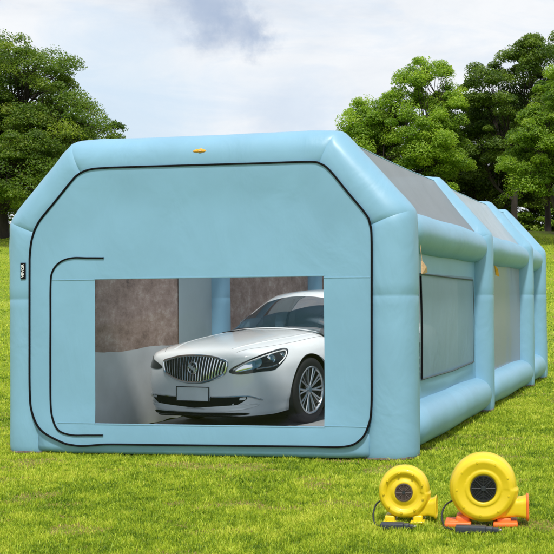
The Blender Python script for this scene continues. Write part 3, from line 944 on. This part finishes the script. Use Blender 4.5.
# headlights
for s in (1, -1):
    D = (-.72, -s*.69, -.05)
    hp = [(.97, .445, .628), (.95, .465, .675), (.88, .585, .742), (.76, .71, .805), (.58, .805, .852), (.45, .855, .866), (.42, .88, .835), (.50, .885, .755), (.60, .865, .682), (.68, .83, .640), (.80, .73, .628), (.93, .56, .606)]
    if s < 0: hp = [(a, .62+(b-.62)*.86, .745+(c-.745)*.70) for a, b, c in hp]
    hp = [(a, s*b, c) for a, b, c in hp]
    if s < 0: D = (-.9, .43, -.05)
    hl = conform('headlight', hp, D, M['trim_black'], car, .004, res=90)
    c = np.mean(hp, 0)
    def shrink(k, dz=0): return [tuple(c+(np.array(p)-c)*k+np.array((0, 0, dz))) for p in hp]
    # bright inner reflectors
    lp = [(.935, .50, .640), (.90, .55, .695), (.82, .65, .755), (.75, .70, .765), (.77, .71, .69), (.86, .62, .648)]
    if s > 0: conform('reflector', [(a, s*b, c_) for a, b, c_ in lp], D, M['chrome'], hl, .007, 4, .01, 40, dome=.006)
    if s < 0: continue
    conform_bar('light_guide', [(a, s*b, c_) for a, b, c_ in ((.95, .485, .655), (.87, .60, .726), (.75, .715, .782), (.58, .80, .824), (.46, .85, .838), (.46, .87, .805), (.52, .87, .75), (.60, .85, .70))], D, .0075, M['white_print'], hl, .010, n=50)
    conform_bar('light_guide', [(a, s*b, c_) for a, b, c_ in ((.82, .70, .662), (.72, .80, .672), (.63, .845, .69))], D, .0075, M['chrome'], hl, .010, n=20)
    for cx_, cy_, cz_, rr in ((.655, .778, .755, .050), (.51, .845, .79, .030)):
        hit = bvh.ray_cast(Vector((cx_, s*cy_, cz_))-Vector(D).normalized()*2, Vector(D).normalized())[0]
        bm = bmesh.new()
        rot = Vector((-D[0], -D[1], 0)).to_track_quat('Z', 'Y').to_matrix().to_4x4(); rot.translation = hit
        add_lathe(bm, [(0, .016), (rr*.6, .013), (rr*.8, .008), (rr*.82, .014), (rr, .012), (rr, -.01)], 'z', 24)
        for v in bm.verts: v.co = rot @ v.co
        obj('lens', bm, M['chrome'], hl)
# wheels
def make_wheel():
    wh = bpy.data.objects.new('wheel', None); C.objects.link(wh); wh.parent = car; wh.empty_display_size = .1; wh.scale = (1.06, 1, 1.06)
    bm = bmesh.new()
    add_lathe(bm, [(.245, -.105), (.262, -.112), (.30, -.113), (.325, -.105), (.344, -.085), (.350, -.04), (.351, 0), (.350, .04), (.344, .085), (.325, .105), (.30, .113), (.262, .112), (.245, .105)], 'y', 64)
    obj('tyre', bm, M['rubber'], wh)
    bm = bmesh.new(); add_lathe(bm, [(0, .03), (.20, .03), (.238, .05), (.246, .10)], 'y', 48)
    obj('rim_well', bm, M['rim_dark'], wh)
    bm = bmesh.new()
    add_lathe(bm, [(.246, .10), (.254, .112), (.247, .120), (.236, .116), (.228, .10), (.236, .08)], 'y', 64)
    add_lathe(bm, [(0, .098), (.03, .098), (.036, .092), (.05, .088), (.062, .075), (.062, .05)], 'y', 32)
    for k in range(10):
        for dlt in (-.105, .105):
            a0 = 2*PI*k/10; a1 = a0+dlt*1.05
            p0 = Vector((.045*math.cos(a0), .080, .045*math.sin(a0))); p1 = Vector((.14*math.cos(a0+dlt*.75), .093, .14*math.sin(a0+dlt*.75))); p2 = Vector((.240*math.cos(a1), .104, .240*math.sin(a1)))
            add_tube(bm, [p0, p1, p2], [.010, .0095, .011], 6)
    obj('rim', bm, M['alloy'], wh)
    return wh
w0 = make_wheel()
def copy_tree(o, parent):
    c = o.copy(); C.objects.link(c); c.parent = parent
    for ch in list(o.children): copy_tree(ch, c)
    return c
spots = [(0, .79, 0), (0, -.79, PI), (-2.82, .79, 0), (-2.82, -.79, PI)]
for i, (x, y, a) in enumerate(spots):
    o = w0 if i == 0 else copy_tree(w0, car)
    o.location = (x, y, .372); o.rotation_euler = (0, 0, a)
for i, (x, y, a) in enumerate(spots):
    bm = bmesh.new(); s = 1 if y > 0 else -1
    add_lathe(bm, [(.408, .90*s if i < 2 else .89*s), (.408, .57*s), (.02, .57*s)], 'y', 48, (x, 0, .37))
    for v in list(bm.verts):
        if v.co.z < .15: v.co.z = max(v.co.z, .12)
    obj('wheel_arch_liner', bm, M['grille_dark'], car)

# cabin
def z_center(x):
    P_ = [(-.46, 1.03), (-.70, 1.185), (-.91, 1.305), (-1.13, 1.415), (-1.36, 1.482), (-1.7, 1.515), (-2.2, 1.510), (-2.5, 1.462), (-2.8, 1.40), (-3.1, 1.26), (-3.4, 1.075), (-3.5, 1.02)]
    xs_ = [-p[0] for p in P_]; return float(np.interp(-x, xs_, [p[1] for p in P_]))
def cabin_half(x):
    zc = np.mean([z_center(x+d) for d in (-.08, -.04, 0, .04, .08)])
    ze = min(zc-.03, np.mean([z_center(min(-.46, x+.16+d)) for d in (-.08, -.04, 0, .04, .08)])-.03) if x > -2.2 else min(zc-.035, np.mean([z_center(max(-3.5, x-.10+d)) for d in (-.06, 0, .06)])-.03)
    belt = .955
    ye = np.interp(-x, [.5, 1.25, 2.2, 2.8, 3.5], [.735, .61, .59, .58, .66])
    yb = .785
    ze = max(ze, belt+.01)
    top = [(ye*t, zc-(zc-ze)*t**2.2) for t in np.linspace(0, 1, 13)]
    k = min(1, (ze-belt)/.4)
    side = [(ye+(yb-ye)*(1-(1-t)**1.5)**1.0*1.0+.035*math.sin(PI*t)*k, ze+(belt-ze)*t) for t in np.linspace(0, 1, 15)[1:]]
    return top+side
xc = np.linspace(-.46, -3.5, 98)
def patches(sel):
    """collect cabin faces chosen by sel(i, k, x): k < 12 roof side, k >= 12 flank"""
    bm = bmesh.new(); cache = {}
    def v(i, k, s):
        key = (i, k, s if k else 1)
        if key not in cache:
            y, z = sect[i][k]; cache[key] = bm.verts.new((xc[i], s*y, z))
        return cache[key]
    for i in range(len(xc)-1):
        xm = (xc[i]+xc[i+1])/2
        for k in range(26):
            for s in (1, -1):
                if sel(i, k, xm, s):
                    q = (v(i, k, s), v(i, k+1, s), v(i+1, k+1, s), v(i+1, k, s))
                    if len(set(q)) == 4: bm.faces.new(q if s < 0 else q[::-1])
    return bm
sect = [cabin_half(x) for x in xc]
def is_ws(k, x): return k < 11 and -1.18 < x < -.50
def is_rw(k, x): return k < 11 and -3.42 < x < -2.86
def is_side(k, x): return 14 <= k <= 24 and -2.98 < x < -.86
def sidew(n): return {0: lambda x: -1.96 < x < -.86, 1: lambda x: -2.72 < x < -2.04, 2: lambda x: -2.98 < x < -2.76}[n]
o = obj('roof', patches(lambda i, k, x, s: not (is_ws(k, x) or is_rw(k, x) or is_side(k, x)) and not (k > 12 and x > -.86) and not (k >= 11 and x > -.92)), M['car_paint'], car, angle=None)
obj('windscreen', patches(lambda i, k, x, s: is_ws(k, x)), M['car_glass'], car, angle=None)
obj('rear_window', patches(lambda i, k, x, s: is_rw(k, x)), M['car_glass'], car, angle=None)
for s_ in (1, -1): obj('windscreen_pillar', patches(lambda i, k, x, s: s == s_ and ((k > 12 and x > -.86) or (11 <= k and x > -.92 and not is_side(k, x)))), M['trim_black'], car, angle=None)
for s_ in (1, -1):
    for n_ in range(3):
        obj('side_window', patches(lambda i, k, x, s: s == s_ and 14 <= k <= 24 and sidew(n_)(x)), M['car_glass'], car, angle=None)
    for lo_, hi_ in ((-2.3, -1.5), (-2.98, -2.5)):
        obj('window_post', patches(lambda i, k, x, s: s == s_ and is_side(k, x) and lo_ < x < hi_ and not any(sidew(q)(x) for q in range(3))), M['trim_black'], car, angle=None)
    # chrome window trim
    ed = [i for i, x in enumerate(xc) if -3.0 < x < -.80]
    bm = bmesh.new(); add_tube(bm, [Vector((xc[i], s_*sect[i][14][0]+s_*.006, sect[i][14][1])) for i in ed], .009, 6); obj('window_trim', bm, M['chrome'], car)
    bm = bmesh.new(); add_tube(bm, [Vector((xc[i], s_*sect[i][25][0]+s_*.008, sect[i][25][1]+.002)) for i in ed], .010, 6); obj('window_trim', bm, M['chrome'], car)
    # door handles and shut lines
    for hx in (-1.75, -2.65):
        conform_bar('door_handle', [(hx, s_, .86), (hx-.1, s_, .865), (hx-.2, s_, .87)], (0, -s_, 0), .014, M['chrome'], car, .018, (1, .8), 10)
    for px_ in ((-.92, -.90), (-1.98, -2.0), (-2.95, -2.62)):
        conform_bar('door_gap', [(px_[0], s_, .93), (px_[0], s_, .6), (px_[1], s_, .27)], (0, -s_, 0), .005, M['trim_black'], car, .0005, (1, .5), 20)
    # tail lights
    conform('tail_light', [(-3.8, s_*.82, .80), (-3.7, s_*.86, .90), (-3.9, s_*.55, .90), (-3.93, s_*.45, .82)], (.8, -s_*.6, 0), simple('red_tail_lamp', (.35, .01, .01), .2, coat=1), car, .005, res=40)
# bonnet creases
for s in (1, -1):
    conform_bar('bonnet_gap', [(.90, s*.50, 1.3), (.6, s*.67, 1.3), (.2, s*.735, 1.3), (-.3, s*.75, 1.3), (-.56, s*.755, 1.3)], (0, 0, -1), .004, M['grille_dark'], car, -.001, (1, .5), 40)
    conform_bar('bonnet_ridge', [(.84, s*.40, 1.3), (.5, s*.50, 1.3), (0, s*.585, 1.3), (-.44, s*.62, 1.3)], (0, 0, -1), .016, M['car_paint'], car, -.010, (1.6, 1), 30)
# interior
bm = bmesh.new(); add_box(bm, (-1.4, 0, .19), (4.6, 1.25, .10), .03); obj('underbody', bm, M['grille_dark'], car)
bm = bmesh.new(); add_box(bm, (-.98, 0, .985), (.5, 1.34, .10), .04)
obj('dashboard', bm, M['dash'], car)
def seat(x, y):
    bm = bmesh.new()
    add_box(bm, (x, y, .80), (.5, .5, .16), .05)
    add_box(bm, (x-.28, y, 1.06), (.14, .48, .56), .055, mat=Matrix.Rotation(R(-14), 4, 'Y'))
    so_ = obj('seat', bm, M['seat_cloth'], car)
    bm = bmesh.new(); add_box(bm, (x-.37, y, 1.37), (.10, .26, .16), .04, mat=Matrix.Rotation(R(-10), 4, 'Y'))
    for d in (-.06, .06): add_tube(bm, [(x-.36, y+d, 1.28), (x-.36, y+d, 1.34)], .008, 6)
    obj('headrest', bm, M['seat_cloth'], so_)
for y in (.37, -.37): seat(-1.66, y); seat(-2.62, y)
bm = bmesh.new()
swc = Vector((-1.28, .37, 1.06)); ax = Matrix.Rotation(R(-65), 3, 'Y')
add_tube(bm, [swc+ax @ Vector((.18*math.cos(t), .18*math.sin(t), 0)) for t in np.linspace(0, 2*PI, 33)], .014, 8, cap=False)
add_tube(bm, [swc+ax @ Vector((0, -.17, 0)), swc+ax @ Vector((0, .17, 0))], .016, 6)
add_tube(bm, [swc, swc+ax @ Vector((0, 0, -.25))], .03, 8)
obj('steering_wheel', bm, M['dash'], car)
bm = bmesh.new(); add_box(bm, (-1.30, 0, 1.37), (.03, .22, .065), .012); add_tube(bm, [(-1.30, 0, 1.38), (-1.25, 0, 1.45)], .008, 6); obj('rear_view_mirror', bm, M['dash'], car)

# ------------------------------------------------------------------ blowers
def make_blower(name, label, loc, rotz, Rr, cz, t, out, foot_mat, intake_mat, rim_mat, ir, feet, cable, adapter, dished):
    b = thing(name, label, 'air blower', loc, rotz)
    bm = bmesh.new()
    # scroll drum: axis along y, front at -y
    if dished:
        prof = [(0, -.36), (.30, -.36), (.34, -.40), (.40, -.41), (.55, -.34), (.64, -.36), (.70, -.42), (.80, -.46), (.90, -.42), (.97, -.30), (1, -.12), (1, .12), (.97, .30), (.90, .42), (.8, .46), (0, .46)]
    else:
        prof = [(0, -.40), (.38, -.40), (.44, -.46), (.52, -.47), (.56, -.44), (.62, -.46), (.78, -.50), (.88, -.46), (.96, -.34), (1, -.15), (1, .15), (.96, .34), (.88, .46), (.78, .5), (0, .5)]
    ns = 72; ringsb = []
    for r_, h_ in prof:
        if r_ == 0:
            ringsb.append([bm.verts.new((0, h_*t, cz))]); continue
        ringsb.append([])
        for k in range(ns):
            a = 2*PI*k/ns
            # spiral growth towards the outlet at the lower right
            g = 1+.07*((math.atan2(-math.sin(a), -math.cos(a))+PI)/(2*PI)) * (r_ > .6)
            ringsb[-1].append(bm.verts.new((r_*Rr*g*math.cos(a), h_*t, cz+r_*Rr*g*math.sin(a))))
    for A, B in zip(ringsb[:-1], ringsb[1:]):
        for k in range(ns):
            k2 = (k+1) % ns
            if len(A) == 1: bm.faces.new((A[0], B[k], B[k2]))
            elif len(B) == 1: bm.faces.new((A[k], A[k2], B[0]))
            else: bm.faces.new((A[k], A[k2], B[k2], B[k]))
    bmesh.ops.recalc_face_normals(bm, faces=bm.faces)
    # outlet horn: rounded rectangle sections along +x
    secs = []
    for (x, z0, z1, th) in out:
        sec = []
        for k in range(32):
            a = 2*PI*k/32; c, s = math.cos(a), math.sin(a)
            u = math.copysign(abs(c)**.42, c); v = math.copysign(abs(s)**.42, s)
            sec.append(bm.verts.new((x, u*th/2, (z0+z1)/2+v*(z1-z0)/2)))
        secs.append(sec)
    for A, B in zip(secs[:-1], secs[1:]):
        for k in range(32): bm.faces.new((A[k], A[(k+1) % 32], B[(k+1) % 32], B[k]))
    bm.faces.new(secs[0][::-1]); bm.faces.new(secs[-1])
    bmesh.ops.recalc_face_normals(bm, faces=bm.faces)
    ho = obj('housing', bm, M['yellow'], None, angle=None)
    md = ho.modifiers.new('fuse', 'REMESH'); md.mode = 'VOXEL'; md.voxel_size = Rr*.022
    ms = ho.modifiers.new('soft', 'SMOOTH'); ms.iterations = 4; ms.factor = .5
    evaluated(ho); ho.parent = b; ho.data.materials.clear(); ho.data.materials.append(M['yellow'])
    ho.data.polygons.foreach_set('use_smooth', np.ones(len(ho.data.polygons), bool))
    # screws round the drum
    for k in range(9):
        a = 2*PI*k/9+.4; bm = bmesh.new()
        add_lathe(bm, [(0, -.49*t-.004), (.007, -.49*t-.004), (.009, -.49*t+.004)], 'y', 10, (Rr*.80*math.cos(a), 0, cz+Rr*.80*math.sin(a)))
        obj('screw', bm, M['yellow'], ho)
    # intake grille: concentric rings and spokes over a dark well
    yi = -(.405 if not dished else .372)*t-.003
    bm = bmesh.new()
    add_lathe(bm, [(0, yi), (ir*.98, yi), (ir, yi+.004), (ir, yi+.02)], 'y', 40, (0, 0, cz))
    it = obj('intake', bm, intake_mat, b)
    bm = bmesh.new()
    for q in (.30, .42, .54, .66, .78, .90, 1.0):
        add_tube(bm, [(ir*q*math.cos(a), yi-.006, cz+ir*q*math.sin(a)) for a in np.linspace(0, 2*PI, 41)], .0028 if q < 1 else .006, 6, cap=False, up=Vector((0, 1, 0)))
    for k in range(8):
        a = 2*PI*k/8; add_tube(bm, [(ir*.2*math.cos(a), yi-.008, cz+ir*.2*math.sin(a)), (ir*math.cos(a), yi-.008, cz+ir*math.sin(a))], .003, 6)
    obj('intake_grille', bm, intake_mat, it)
    bm = bmesh.new(); add_lathe(bm, [(0, yi-.013), (ir*.19, yi-.013), (ir*.22, yi-.009), (ir*.22, yi)], 'y', 24, (0, 0, cz)); obj('hub', bm, M['cable'], it)
    # outlet rim
    x, z0, z1, th = out[-1]
    bm = bmesh.new(); pts = []
    for k in range(33):
        a = 2*PI*k/32; c, s = math.cos(a), math.sin(a)
        pts.append((x, math.copysign(abs(c)**.42, c)*th/2, (z0+z1)/2+math.copysign(abs(s)**.42, s)*(z1-z0)/2))
    add_tube(bm, pts, Rr*.042, 8, cap=False, up=Vector((1, 0, 0)))
    obj('outlet_rim', bm, rim_mat, b)
    # feet
    for f in feet:
        bm = bmesh.new()
        for c_, s_, bv in f: add_box(bm, c_, s_, bv, 3)
        for v in bm.verts:
            v.co.z = max(v.co.z, .002)
        obj('foot', bm, foot_mat, b)
    bm = bmesh.new(); add_tube(bm, catmull(cable, 40), .0065, 8); obj('power_cable', bm, M['cable'], b)
    bm = bmesh.new(); (a0, a1, wd, hh) = adapter
    a0, a1 = Vector(a0), Vector(a1); L = (a1-a0).length; ang = math.atan2(a1.y-a0.y, a1.x-a0.x); rm = Matrix.Rotation(ang, 4, 'Z')
    mid = (a0+a1)/2
    add_box(bm, mid+rm @ Vector((-L*.10, 0, 0)), (L*.62, wd, hh), .010, 3, rm)
    add_box(bm, mid+rm @ Vector((L*.27, 0, -.002)), (L*.16, wd*.72, hh*.8), .008, 3, rm)
    add_box(bm, mid+rm @ Vector((L*.40, 0, -.004)), (L*.12, wd*.5, hh*.6), .006, 3, rm)
    ad_ = obj('plug', bm, M['adapter'], b)
    bm = bmesh.new()
    for d in (-.008, .008): add_box(bm, mid+rm @ Vector((L*.49, d, -.004)), (.022, .003, .009), .001, 1, rm)
    obj('prongs', bm, M['grey_metal'], ad_)
    return b
make_blower('air_blower', 'smaller all-yellow air blower with round brown intake, on the grass', (2.955, -2.70, .004), .17, .183, .228, .20,
            [(.02, .035, .17, .13), (.10, .040, .165, .13), (.17, .050, .160, .13), (.212, .038, .172, .145), (.228, .030, .180, .155)],
            M['yellow'], M['brown_grille'], M['yellow'], .060,
            [[((-.105, 0, .030), (.075, .15, .056), .012), ((-.105, -.02, .012), (.095, .20, .022), .008)], [((.10, 0, .030), (.07, .15, .056), .012), ((.10, -.02, .012), (.105, .19, .022), .008)]],
            [(-.165, .02, .16), (-.215, .03, .12), (-.232, .0, .06), (-.225, -.04, .02), (-.20, -.15, .012), (-.15, -.24, .02)],
            ((-.175, -.245, .024), (.095, -.26, .024), .066, .046), True)
make_blower('air_blower', 'bigger yellow air blower with orange feet and black intake, on the grass', (3.545, -2.70, .004), .17, .238, .276, .25,
            [(.02, .045, .22, .17), (.14, .052, .205, .17), (.24, .062, .188, .17), (.285, .052, .195, .18), (.315, .040, .205, .195)],
            M['orange'], M['black_plastic'], M['orange'], .088,
            [[((-.150, 0, .040), (.10, .16, .075), .02), ((-.185, -.03, .020), (.19, .21, .036), .012), ((-.215, -.03, .028), (.08, .12, .03), .012)], [((.145, 0, .030), (.10, .16, .055), .012), ((.155, -.03, .018), (.175, .21, .032), .010)]],
            [(-.225, .02, .17), (-.28, .03, .13), (-.305, .0, .07), (-.295, -.04, .02), (-.27, -.16, .012), (-.21, -.26, .02)],
            ((-.225, -.265, .026), (.120, -.295, .026), .076, .050), False)

# ------------------------------------------------------------------ trees
def make_tree(label, x, y, height, base_r, lobes, leaf, n_leaf, size, seed, fork=.25, lean=(0, 0), droop=.25, group=None, clump=(.75, .30), nclump=170):
    """lobes: list of (cx, cy, cz, rx, ry, rz) in metres from the foot; leaves sit in flattened clumps spread through them"""
    rg = np.random.default_rng(seed); z0 = float(terrain(x, y))-.15
    t = thing('tree', label, 'tree', (x, y, z0), 0, group)
    vol = np.array([l[3]*l[4]*l[5] for l in lobes]); pr = vol**.7/np.sum(vol**.7)
    cl = []
    while len(cl) < nclump:
        l = lobes[rg.choice(len(lobes), p=pr)]
        d = rg.normal(size=3); d /= np.linalg.norm(d); r = rg.random()**.36
        p = np.array(l[:3])+d*r*np.array(l[3:])
        # ragged outline: knock out part of the clumps with noise
        if mnoise.noise(Vector(p*.55)+Vector((seed*1.7, 0, 0))) < -.18 and r > .55: continue
        cl.append(np.append(p, r))
    cl = np.array(cl)
    # limbs
    bm = bmesh.new(); fk = height*fork
    tp = [Vector((0, 0, 0)), Vector((lean[0]*.25, lean[1]*.25, fk*.45)), Vector((lean[0]*.6, lean[1]*.6, fk)), Vector((lean[0], lean[1], height*.62))]
    tp2 = [Vector(p) for p in catmull(tp, 14)]
    add_tube(bm, tp2, [base_r*(1.35 if i == 0 else 1.1 if i == 1 else 1-.75*i/13) for i in range(14)], 12)
    k = 9; cen = cl[rg.choice(len(cl), k, replace=False), :3]
    for _ in range(6):
        a = np.argmin(((cl[:, None, :3]-cen[None])**2).sum(2), 1)
        cen = np.array([cl[a == q, :3].mean(0) if (a == q).any() else cen[q] for q in range(k)])
    for q in range(k):
        s = tp2[int(rg.integers(5, 12))]; e = Vector(cen[q]); mid = s.lerp(e, .5)+Vector((rg.normal()*.25, rg.normal()*.25, -.2+rg.normal()*.3))
        lp = [Vector(p) for p in catmull([s, mid, e], 9)]
        add_tube(bm, lp, [base_r*.42*(1-.75*i/8) for i in range(9)], 7)
        for p in cl[a == q]:
            e2 = Vector(p[:3]); s2 = lp[int(rg.integers(3, 9))]
            m2 = s2.lerp(e2, .55)+Vector((rg.normal()*.15, rg.normal()*.15, .12+rg.normal()*.12))
            add_tube(bm, [Vector(v) for v in catmull([s2, m2, e2], 5)], [base_r*.12, base_r*.09, base_r*.07, base_r*.05, base_r*.025], 4, cap=False)
    obj('trunk', bm, M['bark'], t, angle=None)
    # leaves
    per = np.maximum(20, rg.normal(1, .35, len(cl))*n_leaf/len(cl)).astype(int)
    idx = np.repeat(np.arange(len(cl)), per); n = len(idx)
    d = rg.normal(size=(n, 3)); d /= np.linalg.norm(d, axis=1)[:, None]; r = rg.random(n)**.45
    sc = np.clip(rg.normal(1, .28, len(cl)), .5, 1.7)[idx]
    off = d*r[:, None]*np.array([clump[0], clump[0], clump[1]])*sc[:, None]
    rad = np.hypot(off[:, 0], off[:, 1])
    off[:, 2] -= droop*rad**2/clump[0]
    P = cl[idx, :3]+off
    nrm = np.stack([rg.normal(0, .55, n)+d[:, 0]*.5, rg.normal(0, .55, n)+d[:, 1]*.5, np.full(n, .8)+rg.normal(0, .3, n)], 1); nrm /= np.linalg.norm(nrm, axis=1)[:, None]
    ax_ = np.cross(nrm, rg.normal(size=(n, 3))); ax_ /= np.linalg.norm(ax_, axis=1)[:, None]; bx = np.cross(nrm, ax_)
    L = size*np.clip(rg.normal(1, .3, n), .45, 1.8)[:, None]; Wd = L*.55
    Q = np.stack([P-ax_*L*.5, P+bx*Wd*.5-nrm*L*.05, P+ax_*L*.5-nrm*L*.12, P-bx*Wd*.5-nrm*L*.05], 1)
    tone_c = np.clip(rg.normal(.46, .17, len(cl)), 0, 1)
    tone = np.clip(tone_c[idx]+rg.normal(0, .15, n), 0, 1)
    me = bpy.data.meshes.new('crown'); me.vertices.add(n*4); me.vertices.foreach_set('co', Q.reshape(-1).astype(np.float32))
    me.loops.add(n*4); me.loops.foreach_set('vertex_index', np.arange(n*4, dtype=np.int32))
    me.polygons.add(n); me.polygons.foreach_set('loop_start', np.arange(0, n*4, 4, dtype=np.int32))
    at_ = me.attributes.new('tone', 'FLOAT', 'POINT'); at_.data.foreach_set('value', np.repeat(tone, 4).astype(np.float32))
    me.update(calc_edges=True)
    link('crown', me, leaf, t, smooth=False)
    return t
make_tree('broad spreading tree with layered deep green foliage left of the tent', -32.1, 42, 11.8, .42,
          [(0, 0, 4.9, 5.9, 5.0, 3.6), (.7, 0, 9.5, 3.1, 3.4, 2.1), (3.8, 0, 5.6, 2.9, 3.6, 2.6), (2.6, 0, 7.0, 2.6, 3.0, 2.0), (-3.0, 0, 7.4, 4.6, 4.6, 3.4), (1.6, -2.0, 3.2, 4.6, 3.0, 1.9)], M['leaf_deep'], 280000, .115, 11, .20, droop=.4, clump=(.80, .30), nclump=640)
make_tree('yellow-green leafy tree right behind the tent roof, brighter in colour than its neighbours', -9.9, 46, 10.2, .26,
          [(0, 0, 4.8, 3.0, 2.8, 3.2), (-2.4, 0, 3.9, 2.3, 2.4, 2.6), (-3.9, 0, 3.0, 1.6, 2, 2.0), (-2.0, 0, 5.9, 1.7, 2, 1.7), (2.2, .4, 6.2, 1.3, 1.6, 1.9), (.9, 0, 8.2, 1.5, 1.6, 1.5), (1.7, -.5, 4.2, 1.9, 2.0, 2.6), (-.6, 0, 6.3, 2.1, 2, 1.7)], M['leaf_yellow'], 250000, .112, 23, .22, droop=.2, clump=(.56, .32), nclump=460)
make_tree('tall dark tree with open crown and bare limbs showing, right of the yellow-green tree', -4.3, 48, 11.9, .24,
          [(0, 0, 8.0, 2.8, 2.8, 2.2), (1.5, 0, 9.9, 2.2, 2.2, 1.5), (-1.3, 0, 5.2, 1.7, 2.2, 1.7), (2.9, 0, 6.4, 2.2, 2.4, 2.2), (-2.1, .6, 7.0, 1.5, 1.8, 1.4)], M['leaf_dark'], 150000, .11, 37, .30, lean=(.3, 0), droop=.25, clump=(.60, .30), nclump=250)
make_tree('fresh green tree at the right edge, nearest of the trees behind the tent', -.9, 41, 9.3, .24,
          [(0, 0, 5.6, 2.4, 2.4, 1.7), (-1.2, 0, 3.9, 1.9, 1.9, 1.3), (.5, 0, 7.6, 1.9, 1.9, 1.4), (1.8, 0, 4.6, 2.0, 2.2, 2.0)], M['leaf_fresh'], 150000, .105, 41, .26, droop=.35, clump=(.58, .28), nclump=290)
make_tree('dark green tree standing between the yellow-green tree and the tall dark tree', -7.0, 53, 7.4, .26,
          [(0, 0, 4.2, 2.6, 2.4, 2.6), (2.4, 0, 3.8, 2.0, 2.2, 2.0), (-2.0, 0, 3.6, 2.0, 2.2, 1.8), (.6, 0, 7.2, 2.2, 2.0, 2.0)], M['leaf_dark'], 100000, .155, 53, .28, droop=.2, clump=(.7, .3), nclump=290)
make_tree('small far treetop just above the front right roof corner of the tent', -18.2, 62, 6.8, .2,
          [(0, 0, 4.6, 1.3, 1.3, 1.9), (1.4, 0, 3.8, 1.3, 1.3, 1.6), (-.9, 0, 3.6, 1.2, 1.2, 1.4)], M['leaf_deep'], 22000, .17, 61, .3, nclump=70)
make_tree('slender dark trunked tree far behind, its bare trunk showing at the right edge', -3.6, 58, 9.0, .26,
          [(0, 0, 5.6, 3.0, 2.6, 2.2), (2.4, 0, 5.0, 2.2, 2.2, 1.7)], M['leaf_dark'], 52000, .17, 71, .4, nclump=160)
make_tree('far green tree closing the gap between trunks at the right edge', -4.8, 72, 9.5, .25,
          [(0, 0, 4.0, 3.4, 2.5, 3.4), (3.6, 0, 3.6, 3.2, 2.5, 3.2), (-3.6, 0, 3.6, 3.0, 2.5, 3.0), (0, 0, 1.6, 4, 2, 1.5), (4.5, 0, 1.6, 3.5, 2, 1.5), (-4.5, 0, 1.6, 3.5, 2, 1.5)], M['leaf_fresh'], 150000, .2, 83, .2, nclump=420)
make_tree('low bushy tree at the foot of the broad spreading tree on the left', -36.5, 54, 5.2, .2,
          [(0, 0, 2.8, 3.4, 2.4, 2.4), (3.5, 0, 2.6, 2.6, 2.2, 2.2), (-3.5, 0, 3, 3, 2.4, 2.6)], M['leaf_dark'], 45000, .18, 97, .2, nclump=150)
